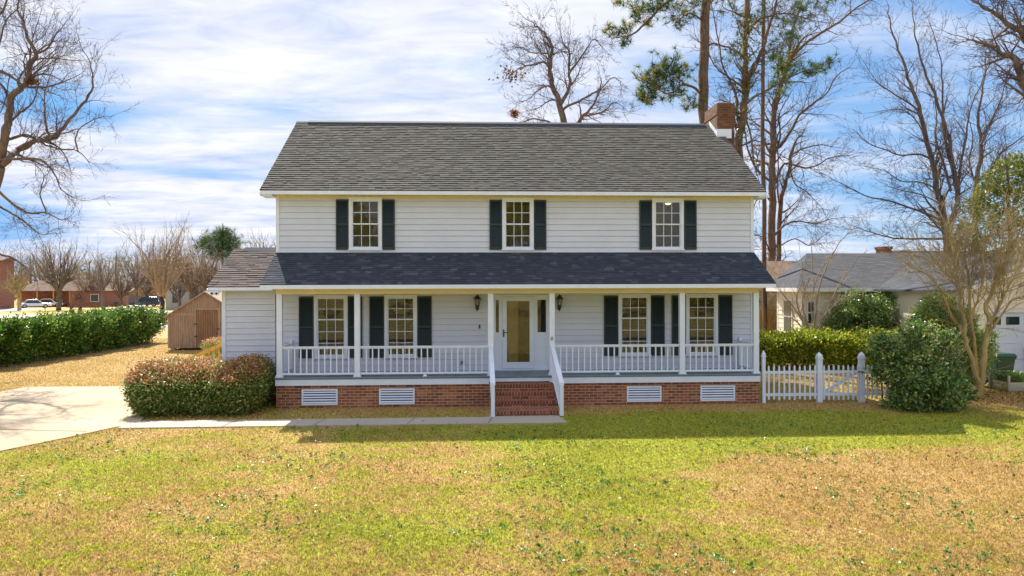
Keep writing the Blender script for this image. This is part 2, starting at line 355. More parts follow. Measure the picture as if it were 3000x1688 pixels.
# ------------------------------------------------------------------ tree and foliage machinery
def tubes(chains, sides):
    "list of (pts, radii) -> V, F arrays"
    V, Fq, base = [], [], 0
    Ps = np.concatenate([c[0] for c in chains]); Rs = np.concatenate([c[1] for c in chains])
    ln = np.array([len(c[0]) for c in chains]); start = np.concatenate([[0], np.cumsum(ln)[:-1]])
    n = len(Ps); first = np.zeros(n, bool); first[start] = True; last = np.zeros(n, bool); last[start+ln-1] = True
    nxt = np.minimum(np.arange(n)+1, n-1); prv = np.maximum(np.arange(n)-1, 0)
    T = Ps[np.where(last, np.arange(n), nxt)]-Ps[np.where(first, np.arange(n), prv)]
    T /= np.linalg.norm(T, axis=1, keepdims=True)+1e-9
    cid = np.repeat(np.arange(len(chains)), ln); d0 = (Ps[start+ln-1]-Ps[start])[cid]; d0 /= np.linalg.norm(d0, axis=1, keepdims=True)+1e-9
    ref = np.where((np.abs(d0[:, 2:3]) < .8), np.array([[0, 0, 1.]]), np.array([[.9, .43, 0.]]))
    Nn = np.cross(T, ref); Nn /= np.linalg.norm(Nn, axis=1, keepdims=True)+1e-9; B = np.cross(T, Nn)
    a = np.arange(sides)*2*np.pi/sides
    V = Ps[:, None, :]+Rs[:, None, None]*(np.cos(a)[None, :, None]*Nn[:, None, :]+np.sin(a)[None, :, None]*B[:, None, :])
    seg = np.where(~last)[0]; i = np.arange(sides); j = (i+1) % sides
    Fq = np.stack([seg[:, None]*sides+i, seg[:, None]*sides+j, (seg[:, None]+1)*sides+j, (seg[:, None]+1)*sides+i], -1).reshape(-1, 4)
    return V.reshape(-1, 3), Fq
def nrm(v): l = math.sqrt(v[0]*v[0]+v[1]*v[1]+v[2]*v[2]) or 1; return (v[0]/l, v[1]/l, v[2]/l)
class Tree:
    def __init__(s, seed, wob=.16, trop=.04, ang=(28, 58), ratio=.62, rmin=.006, maxlev=4, dens=1.0, seg=.35):
        s.rng = random.Random(seed); s.wob, s.trop, s.ang, s.ratio, s.rmin, s.maxlev, s.dens, s.seg = wob, trop, ang, ratio, rmin, maxlev, dens, seg
        s.big, s.small, s.tips = [], [], []
    def grow(s, p, d, L, r, lev):
        rg = s.rng; n = max(3, min(9, int(L/s.seg)+2)); st = L/n; d = nrm(d); pts = [p]; rad = [r]; nb = max(1, int(L/s.seg*.55*s.dens+1.5))
        rend = max(s.rmin*.6, r*.35)
        for i in range(n):
            w = s.wob
            d = nrm((d[0]+rg.gauss(0, w), d[1]+rg.gauss(0, w), d[2]+rg.gauss(0, w)+s.trop)); p = (p[0]+d[0]*st, p[1]+d[1]*st, p[2]+d[2]*st)
            pts.append(p); rad.append(r+(rend-r)*(i+1)/n)
        (s.big if r > .035 else s.small).append((np.array(pts), np.array(rad)))
        if lev >= s.maxlev or L < .25: s.tips.append(p); return
        for _ in range(nb):
            t = rg.uniform(.2, 1); i = min(n-1, int(t*n)); f = t*n-i
            q = tuple(pts[i][a]+(pts[i+1][a]-pts[i][a])*f for a in range(3)); rr = max(s.rmin, rad[i]*rg.uniform(.45, .7))
            s.grow(q, s.side(nrm([pts[i+1][a]-pts[i][a] for a in range(3)])), L*s.ratio*rg.uniform(.6, 1.15)*(1.15-.5*t), rr, lev+1)
        s.grow(p, d, L*s.ratio*.8, rend, lev+1)
    def side(s, d):
        rg = s.rng; a = R(rg.uniform(*s.ang)); v = nrm((rg.gauss(0, 1), rg.gauss(0, 1), rg.gauss(0, 1)))
        dt = v[0]*d[0]+v[1]*d[1]+v[2]*d[2]; v = nrm((v[0]-dt*d[0], v[1]-dt*d[1], v[2]-dt*d[2]))
        return tuple(d[i]*math.cos(a)+v[i]*math.sin(a) for i in range(3))
    def limb(s, pts, r0, r1, kids=8, kl=2.0, t0=.15, lev=1, end=True, klr=None):
        "a drawn limb (3-D points), smoothed, with grown side branches"
        pts = np.array(pts, float); m = len(pts); out = []
        for i in range(m-1):
            p0, p1, p2, p3 = pts[max(i-1, 0)], pts[i], pts[i+1], pts[min(i+2, m-1)]
            for t in np.linspace(0, 1, 5)[:-1]:
                out.append(.5*((2*p1)+(-p0+p2)*t+(2*p0-5*p1+4*p2-p3)*t*t+(-p0+3*p1-3*p2+p3)*t**3))
        out.append(pts[-1]); out = np.array(out); nn = len(out)
        out[1:-1] += np.array([[s.rng.gauss(0, .025) for _ in range(3)] for _ in range(nn-2)])*max(.4, r0*6)
        rad = np.linspace(r0, r1, nn); s.big.append((out, rad))
        for _ in range(int(kids*s.dens+.5)):
            t = s.rng.uniform(t0, 1); i = min(nn-2, int(t*(nn-1))); q = tuple(out[i]); d = nrm(tuple(out[i+1]-out[i])); dd = s.side(d)
            s.grow(q, dd, kl*s.rng.uniform(.55, 1.25)*(1.2-.5*t), max(s.rmin*1.5, rad[i]*s.rng.uniform(.25, .5)), lev+1)
        if end: s.grow(tuple(out[-1]), nrm(tuple(out[-1]-out[-2])), kl*.9, r1, lev+1)
        return out
    def build(s, parent, mbig, msmall, bigname='trunk', smallname='crown'):
        if s.big: V, Fq = tubes(s.big, 7); np_mesh(bigname, V, Fq, mbig, parent, True)
        if s.small: V, Fq = tubes(s.small, 3); o = np_mesh(smallname, V, Fq, msmall, parent)
def leaf_mesh(name, C, Nd, size, mat_, parent, tnt, seed=0, aspect=.5, jitter=.35):
    "rhombic leaves at C with long axis biased by Nd"
    rg = np.random.default_rng(seed); n = len(C)
    a = Nd+rg.normal(0, 1, (n, 3))*jitter*2; a /= np.linalg.norm(a, axis=1, keepdims=True)+1e-9
    b = np.cross(a, rg.normal(0, 1, (n, 3))); b /= np.linalg.norm(b, axis=1, keepdims=True)+1e-9
    L = (size*rg.uniform(.6, 1.35, n))[:, None]; c = np.cross(a, b)*L*.12
    V = np.stack([C-a*L*.5, C+b*L*aspect*.5+c, C+a*L*.5, C-b*L*aspect*.5+c], 1).reshape(-1, 3)
    return np_mesh(name, V, np.arange(n*4).reshape(n, 4), mat_, parent, attr=np.clip(tnt, 0, 1))
def blob_leaves(blobs, nclump, per, sig, seed, shell=.16, floor=.05, lump=.24):
    "clumps of leaves on and just inside a union of ellipsoids; returns points, outward normals, clump value"
    rg = np.random.default_rng(seed); vol = np.array([b[3]*b[4]+b[3]*b[5]+b[4]*b[5] for b in blobs]); pr = vol/vol.sum()
    which = rg.choice(len(blobs), nclump, p=pr); d = rg.normal(0, 1, (nclump, 3)); d /= np.linalg.norm(d, axis=1, keepdims=True)
    B = np.array(blobs)[which]; rad = 1-np.abs(rg.normal(0, shell, nclump))+rg.normal(0, lump, nclump)*.5
    cc = B[:, :3]+d*B[:, 3:6]*rad[:, None]
    ok = np.ones(nclump, bool)
    for b in blobs:
        b = np.array(b); q = ((cc-b[:3])/b[3:6]); ok &= ~((q**2).sum(1) < .45)
    ok &= cc[:, 2] > floor; cc, d = cc[ok], d[ok]; n = len(cc)
    pts = np.repeat(cc, per, 0)+rg.normal(0, 1, (n*per, 3))*sig; nn = np.repeat(d, per, 0); cv = np.repeat(rg.uniform(0, 1, n), per)
    ok = pts[:, 2] > .02
    return pts[ok], nn[ok], cv[ok]
def shrub(name, label, cat, blobs, nclump, per, sig, lsize, lmat, seed, group=None, tn=(.15, .65, .5), stems=6, smat='twig_tan', aspect=.5, shell=.16, topred=None, floor=.05):
    bl = np.array(blobs); c = bl[:, :2].mean(0); root = thing(name, (c[0], c[1], 0), label, cat, group)
    rb = random.Random(seed); extra = []
    for b in blobs:
        for _ in range(11):
            a_, e_ = rb.uniform(0, 6.28), rb.uniform(-.5, 1.4); q_ = rb.uniform(.92, 1.25); k_ = rb.uniform(.16, .34)*min(b[3], .9)
            z_ = b[2]+b[5]*math.sin(e_)*q_
            if z_ > .25: extra.append((b[0]+b[3]*math.cos(e_)*math.cos(a_)*q_, b[1]+b[4]*math.cos(e_)*math.sin(a_)*q_, z_, k_, k_, k_*rb.uniform(.8, 1.5)))
    blobs = list(blobs)+extra
    p, nn, cv = blob_leaves(blobs, int(nclump*1.15), per, sig, seed, shell, floor)
    rg = np.random.default_rng(seed+9); t = tn[0]+tn[1]*rg.uniform(0, 1, len(p))+tn[2]*(cv-.5)
    if topred is not None:
        h = (p[:, 2]-topred[0])/(topred[1]-topred[0]); up_ = np.clip(h, 0, 1)+rg.normal(0, .18, len(p)); t = np.where(up_ > .62, .62+.38*rg.uniform(0, 1, len(p)), np.minimum(t, .58))
    leaf_mesh('foliage', p, nn, lsize, M[lmat], root, t, seed, aspect)
    tr = Tree(seed, wob=.12, maxlev=2, seg=.25, rmin=.005, dens=.8)
    for i in range(stems):
        b = bl[tr.rng.randrange(len(bl))]; x, y = b[0]+tr.rng.uniform(-.5, .5)*b[3], b[1]+tr.rng.uniform(-.5, .5)*b[4]
        tr.grow((x, y, 0), (tr.rng.uniform(-.5, .5), tr.rng.uniform(-.5, .5), 1), (b[2]+b[5])*.76, .03, 0)
    tr.build(root, M[smat], M[smat], 'stem', 'crown')
    return root

# ------------------------------------------------------------------ ground, roads, walks
lo = MB(); lo.add([(-1400, -200, 0), (1400, -200, 0), (1400, 2200, 0), (-1400, 2200, 0)], [(0, 1, 2, 3)])
tag(lo.build('ground', M['lawn']), kind='structure')
def slab(name, pts, z, mat_, h=.05):
    mb = MB(); n = len(pts); mb.add([(x, y, z) for x, y in pts]+[(x, y, z-h) for x, y in pts], [tuple(range(n))]+[(i, n+i, n+(i+1) % n, (i+1) % n) for i in range(n)])
    return tag(mb.build(name, mat_), kind='structure')
def g2(px, py): p = G(px, py); return float(p[0]), float(p[1])
drive_pts = [g2(-300, 1190), g2(0, 1325), g2(110, 1303), g2(230, 1278), g2(340, 1254), g2(400, 1246), (-9.35, -2.6), (-9.75, -1.2), (-10.6, .5), (-12.4, 3.4), g2(80, 1136), g2(0, 1151), (-19.5, -1), (-24, -8), g2(-700, 1300), g2(-400, 1420)]
drive_pts = [g2(0, 1325), g2(110, 1303), g2(230, 1278), g2(340, 1254), g2(400, 1248), (-9.55, -2.85), (-9.9, -1.2), (-10.8, .9), (-12.4, 3.4), g2(80, 1136), g2(0, 1151), (-20.5, -1.0), (-21, -9.5), g2(-250, 1400)]
slab('driveway', drive_pts, .03, M['concrete'])
# joints cut in the driveway, as thin dark strips
def stripe(mb, a, b, w, z=.0345):
    a, b = Vector((*a, z)), Vector((*b, z)); n = (b-a).cross(Vector((0, 0, 1))).normalized()*w/2; mb.add([a-n, b-n, b+n, a+n], [(0, 1, 2, 3)])
simple('joint_dark', (.12, .1, .08), .9)
yb, yf = G(900, 1232)[1], G(900, 1251)[1]
xr = g2(1652, 1240)[0]
slab('walkway', [(-9.6, yf-.02), (-4, yf), (xr-.1, yf+.0), (xr+.08, yf+.02), (xr-.05, -3.0), (-.75, -3.0), (-.75, yb+.03), (-9.55, yb)], .036, M['walk_concrete'])
jm = MB(); stripe(jm, g2(0, 1262), g2(255, 1268), .025)
for x in (-7.15, -5.0, -2.75, -.78): stripe(jm, (x, yf+.02), (x+.12, yb), .018, .0405)
tag(jm.build('walkway_joint', M['joint_dark']), kind='structure')
slab('street', [g2(-150, 924), g2(215, 922), g2(330, 905), g2(425, 888), g2(455, 890), g2(400, 905), g2(470, 912), g2(900, 912), g2(900, 921), g2(460, 921), g2(300, 924), g2(215, 932), g2(-150, 936)], .03, M['street'])
slab('path', [g2(440, 953), g2(560, 951), g2(560, 959), g2(440, 961)], .03, M['street'])
slab('pavement', [g2(-100, 908), g2(60, 903), g2(150, 903), g2(60, 912), g2(-100, 918)], .03, M['street'])
slab('driveway', [(14.2, 2.2), (14.4, 4.2), (24, 4.0), (24, 2.0)], .03, M['walk_concrete'])

def point_in(poly, x, y):
    inside = np.zeros(len(x), bool); n = len(poly)
    for i in range(n):
        x0, y0 = poly[i]; x1, y1 = poly[(i+1) % n]
        c = ((y0 > y) != (y1 > y)) & (x < (x1-x0)*(y-y0)/(y1-y0+1e-12)+x0); inside ^= c
    return inside
def keep_off(x, y, m=.03):
    bad = point_in(drive_pts, x, y) | ((x > -9.6) & (x < xr+.1) & (y > yf-m) & (y < yb+m)) | ((x > -.8-m) & (x < 1.3) & (y > -3.2) & (y < 0))
    bad |= ((x > -6.65) & (x < 7.05) & (y > -1.32-m) & (y < 9)) | ((x > -8.5) & (x < -6) & (y > -.02) & (y < 5)) | ((x > 14) & (y > 2))
    return ~bad
def build_grass(n=900000):
    rg = np.random.default_rng(4); D = 7.9*np.exp(rg.uniform(0, 1, n)*math.log(48/7.9)); U = rg.uniform(-.76, .76, n)*D
    x = CAM[0]+_fw[0]*D+_rt[0]*U; y = CAM[1]+_fw[1]*D+_rt[1]*U; ok = keep_off(x, y); x, y, D = x[ok], y[ok], D[ok]; n = len(x)
    h = rg.uniform(.018, .05, n)*(1+.5*np.sin(x*1.7+np.sin(y*2.1))*.4); w = (.0035+.00035*D)*rg.uniform(.7, 1.4, n); a = rg.uniform(0, 2*np.pi, n)
    lx, ly = rg.normal(0, .55, n)*h, rg.normal(0, .55, n)*h
    V = np.stack([np.stack([x-np.cos(a)*w, y-np.sin(a)*w, np.full(n, -.004)], 1), np.stack([x+np.cos(a)*w, y+np.sin(a)*w, np.full(n, -.004)], 1), np.stack([x+lx, y+ly, h], 1)], 1).reshape(-1, 3)
    tag(np_mesh('grass', V, np.arange(n*3).reshape(n, 3), M['grass_blade']), 'short dormant lawn grass, tan with yellow green patches', 'grass', kind='stuff')
build_grass()
def build_weeds():
    rg = np.random.default_rng(8); C, Nd, T = [], [], []
    k = 0
    while k < 1500:
        D = 8.3+rg.uniform(0, 1)**1.1*10; u = rg.uniform(-.74, .74)*D; x = CAM[0]+_fw[0]*D+_rt[0]*u; y = CAM[1]+_fw[1]*D+_rt[1]*u
        if math.sin(x*1.3+1)+math.sin(y*1.9+x*.6)+rg.normal(0, .6) < .35: continue
        if not keep_off(np.array([x]), np.array([y]))[0]: continue
        k += 1; m = rg.integers(2, 14); r = rg.uniform(.01, .11); glint_tint = rg.uniform(0, 1)
        for _ in range(m):
            a = rg.uniform(0, 6.28); q = rg.uniform(0, r); C.append((x+math.cos(a)*q*1.0, y+math.sin(a)*q*1.2, .03+rg.uniform(0, .03))); Nd.append((math.cos(a), math.sin(a), .25)); T.append(rg.uniform(0, .8)+(.25 if glint_tint > .72 else 0))  # some clumps pushed paler, highlights put into the leaf tint
    leaf_mesh('weeds', np.array(C), np.array(Nd), .038, M['leaf_weed'], None, np.array(T), 3, .6, .2)
    tag(bpy.data.objects['weeds'], 'dark green broad leaved weeds dotted over the lawn', 'weeds', kind='stuff')
    n = 5200; x = np.concatenate([rg.normal(13.8, 2.0, n//2), rg.uniform(-9.5, -6.7, n//6), rg.uniform(-11, 13, n-n//2-n//6)]); y = np.concatenate([rg.normal(-.6, 1.1, n//2), rg.uniform(-2.9, -1.3, n//6), rg.uniform(-10.5, -2, n-n//2-n//6)])
    ok = keep_off(x, y) | (rg.uniform(0, 1, n) < .02); x, y = x[ok], y[ok]; n = len(x)
    leaf_mesh('fallen_leaves', np.stack([x, y, np.full(n, .045)], 1), np.tile([[1., 0, 0]], (n, 1)), .06, M['leaf_dry'], None, rg.uniform(.2, 1, n), 5, .6, .6)
    tag(bpy.data.objects['fallen_leaves'], 'dry brown leaves fallen on the lawn and beds', 'fallen leaves', kind='stuff')
build_weeds()

# ------------------------------------------------------------------ the house
U0, U1, UW = -6.94, 7.345, -8.505      # wall ends, wing end
house = thing('house', (0, 4, 0), 'two storey house with pale siding, dark shutters, grey shingle roof and railed front porch', 'house')
H = house
def lap(mb, u0, u1, z0, z1, openings=(), ex=.172, y0=0.0, t=.022):
    z = z0
    while z < z1-1e-4:
        zt = min(z+ex, z1); br = sorted({z, zt, *[b for o in openings for b in (o[2], o[3]) if z < b < zt]})
        yo = lambda zz: y0-t*(1-(zz-z)/ex)-.002
        for a, b in zip(br[:-1], br[1:]):
            mid = (a+b)/2; cuts = sorted([(max(o[0], u0), min(o[1], u1)) for o in openings if o[2] < mid < o[3] and o[1] > u0 and o[0] < u1]); x = u0; iv = []
            for c0, c1 in cuts:
                if c0 > x: iv.append((x, c0))
                x = max(x, c1)
            if x < u1: iv.append((x, u1))
            for i0, i1 in iv:
                q = b-.005 if abs(b-zt) < 1e-6 and b-a > .05 else b
                mb.add([(i0, yo(a), a), (i1, yo(a), a), (i1, yo(q), q), (i0, yo(q), q)], [(0, 1, 2, 3)])
                if q < b: mb.add([(i0, yo(q), q), (i1, yo(q), q), (i1, y0+.035, q+.004), (i0, y0+.035, q+.004), (i1, y0+.035, b), (i0, y0+.035, b)], [(0, 1, 2, 3), (3, 2, 4, 5)])
                if a == z: mb.add([(i0, y0+.035, a), (i1, y0+.035, a), (i1, yo(a), a), (i0, yo(a), a)], [(0, 1, 2, 3)])
        z = zt
def px_rect(x0, x1, y0, y1, v=0.0):
    a = P(x0, y1, v); b = P(x1, y0, v); return a[0], b[0], a[1], b[1]
up_w = [px_rect(1022.7, 1119.3, 580, 733.6), px_rect(1471.5, 1563, 581, 733.6), px_rect(1910, 2002, 581, 732)]
lo_w = [px_rect(920.8, 1019, 865, 1051.7), px_rect(1126.8, 1222, 864, 1048.4), px_rect(1811.3, 1905, 860.6, 1042), px_rect(2008.8, 2102.2, 860, 1041)]
zt_, zb_ = sum(w[3] for w in up_w)/3, sum(w[2] for w in up_w)/3; up_w = [(a, b, zb_, zt_) for a, b, _, _ in up_w]
zt_, zb_ = sum(w[3] for w in lo_w)/4, sum(w[2] for w in lo_w)/4; lo_w = [(a, b, zb_, zt_) for a, b, _, _ in lo_w]
DZ = .865                                # deck level
door_o = (P(1445, 900)[0]-.02, P(1608.7, 900)[0], DZ, P(1500, 864)[1])
EZ = 6.13                                # top of the upper wall
w = MB(); lap(w, U0+.09, U1-.09, 4.36, EZ-.11, up_w); w.build('wall', M['siding'], H)
w = MB(); lap(w, U0+.09, U1-.09, DZ, 3.36, lo_w+[door_o]); w.build('wall', M['siding'], H)
w = MB(); lap(w, UW+.1, U0-.03, .62, 3.3); w.build('wall', M['siding'], H)
# sides and back
w = MB(); w.prism([(0.02, .5), (8, .5), (8, EZ), (4, 8.9), (0.02, EZ)], U1-.16, U1-.02); w.build('wall', M['siding'], H)
w = MB(); w.prism([(0.02, .5), (8, .5), (8, EZ), (4, 8.9), (0.02, EZ)], U0+.02, U0+.16); w.build('wall', M['siding'], H)
w = MB(); w.box(U0+.16, U1-.16, 7.9, 8.0, .5, EZ); w.box(UW+.12, U0, 3.9, 4.0, .1, 3.35); w.build('wall', M['siding'], H)
w = MB(); w.prism([(0.02, .1), (4, .1), (4, 3.35), (2, 4.4), (0.02, 3.35)], UW, UW+.12); w.build('wall', M['siding'], H)
w = MB(); w.box(U0+.16, U1-.16, 3.2, 3.3, .5, 3.6); w.box(U0+.16, U1-.16, 1.5, 1.6, 3.75, EZ-.16); w.build('partition_wall', M['room_wall'], H)
w = MB(); w.box(U0+.16, U1-.16, .03, 7.9, 3.6, 3.75); w.box(U0+.16, U1-.16, .03, 7.9, DZ-.12, DZ-.02); w.build('floor', M['room_dark'], H)
w = MB(); w.box(U0+.16, U1-.16, .03, 7.9, EZ-.16, EZ-.06); w.box(U0+.16, U1-.16, .03, 3.2, 3.44, 3.5); w.build('ceiling', M['room_wall'], H)
w = MB(); w.box(UW+.01, U0, .03, 4, -.1, .62); w.box(U0, U1-.02, 0.0, 7.9, -.1, DZ-.03); w.build('foundation', M['brick'], H)
c = MB()
for a, b, z0, z1 in ((U0-.005, U0+.09, 4.36, EZ-.02), (U1-.09, U1+.005, 4.36, EZ-.02), (U0+.0, U0+.09, DZ, 3.36), (U1-.09, U1+.005, DZ, 3.36), (UW-.01, UW+.1, .6, 3.34)):
    c.box(a, b, -.035, .03, z0, z1)
c.box(U0+.09, U1-.09, -.03, .01, 4.33, 4.40)
c.build('corner_board', M['white_paint'], H)
# frieze and dentils under the main eave
fz = MB(); fz.box(U0+.09, U1-.09, -.03, .02, EZ-.14, EZ-.0); fz.build('frieze_board', M['cream_trim'], H)
dn = MB(); x = U0+.2
while x < U1-.2: dn.box(x, x+.10, -.065, -.031, EZ-.10, EZ-.02); x += .20
dn.build('dentil_molding', M['cream_trim'], H)

def shingle_roof(name, mat_, parent, ux0, ux1, e, r, ex=.14, seed=1, thick=(.006, .02), tabs=(.14, .36), slab_t=.06, lateral=None):
    "e=(y,z) eave, r=(y,z) ridge; lateral(s) gives (x0,x1) at slope fraction s"
    rg = random.Random(seed); e = np.array(e); r = np.array(r); d = r-e; L = np.linalg.norm(d); d = d/L; nn = np.array([-d[1], d[0]]); nrow = int(round(L/ex)); st = L/nrow; mb = MB()
    for i in range(nrow):
        s0, s1 = i*st, (i+1)*st+.004; x0, x1 = (ux0, ux1) if lateral is None else lateral((i+.5)/nrow); x = x0-rg.uniform(0, .2); wig = rg.uniform(-.003, .003)
        while x < x1:
            xe = min(x+rg.uniform(*tabs), x1); xs = max(x, x0)
            if xe-xs > .01:
                t = rg.uniform(*thick); s0j = s0+wig+rg.uniform(-.008, .008); a = e+d*s0j; b = e+d*s1; A_ = a+nn*(t+.004); B_ = b+nn*.003; u = a-nn*.01
                mb.add([(xs, *A_), (xe, *A_), (xe, *B_), (xs, *B_), (xs, *u), (xe, *u)], [(0, 1, 2, 3), (4, 5, 1, 0)], rg.random())
            x = xe
    a, b = e-nn*.004, r-nn*.004
    if lateral is None:
        q0 = [(ux0, *a), (ux1, *a), (ux1, *b), (ux0, *b)]; q1 = [(p[0], p[1]-nn[0]*slab_t, p[2]-nn[1]*slab_t) for p in q0]
        mb.hexa(q1, q0, .3)
    else:
        (l0, r0_), (l1, r1_) = lateral(0), lateral(1); mb.add([(l0, *a), (r0_, *a), (r1_, *b), (l1, *b)], [(0, 1, 2, 3)], .3)
    return mb.build(name, mat_, parent)
roof = shingle_roof('roof', M['shingle'], H, U0-.36, U1+.24, (-.42, 6.17), (4.0, 9.10), .148, 3, (.016, .032), (.10, .26))
b = MB(); b.hexa([(U0-.36, 4.004, 9.04), (U1+.24, 4.004, 9.04), (U1+.24, 8.4, 6.1), (U0-.36, 8.4, 6.1)], [(U0-.36, 4.004, 9.10), (U1+.24, 4.004, 9.10), (U1+.24, 8.4, 6.17), (U0-.36, 8.4, 6.17)]); b.build('roof', M['shingle'], H)
b = MB(); rv0, rv1 = P(905, 362, 4)[0], P(2062, 370, 4)[0]
b.prism([(3.80, 8.99), (3.86, 9.09), (4, 9.175), (4.14, 9.09), (4.2, 8.99)], rv0, rv1); b.build('ridge_vent', M['ridge_cap'], roof)
b = MB(); b.prism([(3.85, 9.02), (4, 9.135), (4.15, 9.02)], U0-.365, rv0-.003); b.build('ridge_cap', M['shingle'], roof); b = MB(); b.prism([(3.85, 9.02), (4, 9.135), (4.15, 9.02)], rv1+.003, U1+.245); b.build('ridge_cap', M['shingle'], roof)
b = MB(); b.box(U0-.34, U1+.22, -.435, -.40, 6.045, 6.15); b.build('fascia', M['white_paint'], roof)
b = MB(); b.box(U0-.34, U1+.22, -.399, .0, 6.06, 6.085); b.build('soffit', M['cream_trim'], roof)
b = MB()
for x in (U0-.355, U1+.205): b = MB(); b.hexa([(x, -.45, 5.99), (x+.03, -.45, 5.99), (x+.03, 4, 8.93), (x, 4, 8.93)], [(x, -.45, 6.11), (x+.03, -.45, 6.11), (x+.03, 4, 9.05), (x, 4, 9.05)]); b.build('rake_board', M['white_paint'], roof)
for x in (U0-.34, U1+.02): b = MB(); b.box(x, x+.32, -.40, .2, 6.0, 6.055); b.build('cornice_return', M['white_paint'], roof)
# chimney on the right gable end
ch = MB(); cx0, cx1 = P(2101, 300, 3.2)[0], P(2151, 300, 3.2)[0]; ctop = P(2120, 302, 3.2)[1]
ch.box(cx0, cx1, 3.2, 4.6, 5.9, ctop-.09); ch.box(cx0-.02, cx1+.02, 3.18, 4.62, ctop-.40, ctop-.30); ch.box(cx0+.001, cx1-.001, 3.201, 4.599, ctop-.09, ctop); ch = ch.build('chimney', M['brick_chimney'], roof)
b = MB(); b.box(cx0+.06, cx1-.06, 3.26, 4.54, ctop, ctop+.03); b.build('chimney_cap', M['grey_metal'], roof)
b = MB(); b.box(cx0-.03, cx1-.12, 3.13, 3.155, 8.48, 8.80); b.hexa([(cx0-.03, 3.16, 8.5), (cx0-.008, 3.16, 8.5), (cx0-.008, 4.0, 9.1), (cx0-.03, 4.0, 9.1)], [(cx0-.03, 3.16, 8.72), (cx0-.008, 3.16, 8.72), (cx0-.008, 4.0, 9.26), (cx0-.03, 4.0, 9.26)]); b.build('flashing', M['white_paint'], roof)

# porch roof, beam, ceiling
PEY = -1.66
proof = shingle_roof('porch_roof', M['shingle_porch_shaded'], H, U0-.01, U1+.01, (PEY, 3.435), (-.02, 4.385), .125, 5, (.004, .012), (.10, .26))
b = MB(); b.box(U0+.0, U1+.0, PEY-.012, PEY+.012, 3.315, 3.42); b.build('fascia', M['white_paint'], proof)
b = MB(); b.box(-6.62, 7.01, PEY+.013, -.04, 3.30, 3.325); b.box(-6.90, -6.625, PEY+.013, -.36, 3.318, 3.335); b.box(7.015, 7.33, PEY+.013, -.04, 3.318, 3.335); b.build('porch_ceiling', M['cream_trim'], H)
for x in (U0, U1-.03):
    b = MB(); b.add([(x, PEY, 3.33), (x, -.03, 3.33), (x, -.03, 4.30), (x+.03, PEY, 3.33), (x+.03, -.03, 3.33), (x+.03, -.03, 4.30)], [(0, 2, 1), (3, 4, 5), (0, 3, 5, 2), (0, 1, 4, 3), (1, 2, 5, 4)]); b.build('gable_board', M['white_paint'], proof)
PF = -1.36                               # front face of the posts
b = MB(); b.box(-6.60, 6.99, PF-.005, PF+.13, 3.17, 3.30); b.box(-6.60, -6.46, PF+.13, -.04, 3.17, 3.30); b.box(6.86, 6.99, PF+.13, -.04, 3.17, 3.30); b.build('beam', M['cream_trim'], H)
# wing roof
def wl(s): return (UW-.30, U0-.0)
wroof = shingle_roof('wing_roof', M['shingle_brown'], H, UW-.31, U0-.002, (-.37, 3.375), (2.0, 4.56), .15, 9, (.014, .032), (.2, .45))
b = MB(); b.hexa([(UW-.31, 2.004, 4.5), (U0, 2.004, 4.5), (U0, 4.4, 3.3), (UW-.31, 4.4, 3.3)], [(UW-.31, 2.004, 4.56), (U0, 2.004, 4.56), (U0, 4.4, 3.375), (UW-.31, 4.4, 3.375)]); b.build('wing_roof', M['shingle_brown'], H)
b = MB(); b.prism([(1.82, 4.49), (2, 4.64), (2.18, 4.49)], UW+.02, U0-.003); b.build('ridge_vent', M['ridge_cap'], wroof)
b = MB(); b.prism([(1.86, 4.5), (2, 4.60), (2.14, 4.5)], UW-.315, UW+.017); b.build('ridge_cap', M['shingle_brown'], wroof)
b = MB(); b.box(UW-.28, U0-.01, -.385, -.355, 3.27, 3.36); b.build('fascia', M['white_paint'], wroof)
b = MB(); b.box(UW-.27, U0-.005, -.354, -.002, 3.275, 3.30); b.build('soffit', M['cream_trim'], wroof)
b = MB(); b.hexa([(UW-.315, -.385, 3.20), (UW-.285, -.385, 3.20), (UW-.285, 2.0, 4.39), (UW-.315, 2.0, 4.39)], [(UW-.315, -.385, 3.31), (UW-.285, -.385, 3.31), (UW-.285, 2.0, 4.50), (UW-.315, 2.0, 4.50)]); b.build('rake_board', M['white_paint'], wroof)
# floodlight under the wing eave
fx, fz_ = P(625, 861, -.4); b = MB(); b.box(fx-.12, fx+.16, -.40, -.25, 3.215, 3.255)
for dx in (-.03, .1): b.cyl((fx+dx, -.30, fz_+.01), .035, .062, -.14, 12, 'y')
fl = b.build('floodlight', M['white_paint'], H)
for dx in (-.03, .1): b = MB(); b.cyl((fx+dx, -.442, fz_+.01), .035, .03, -.012, 12, 'y'); b.build('lens', M['black_metal'], fl)

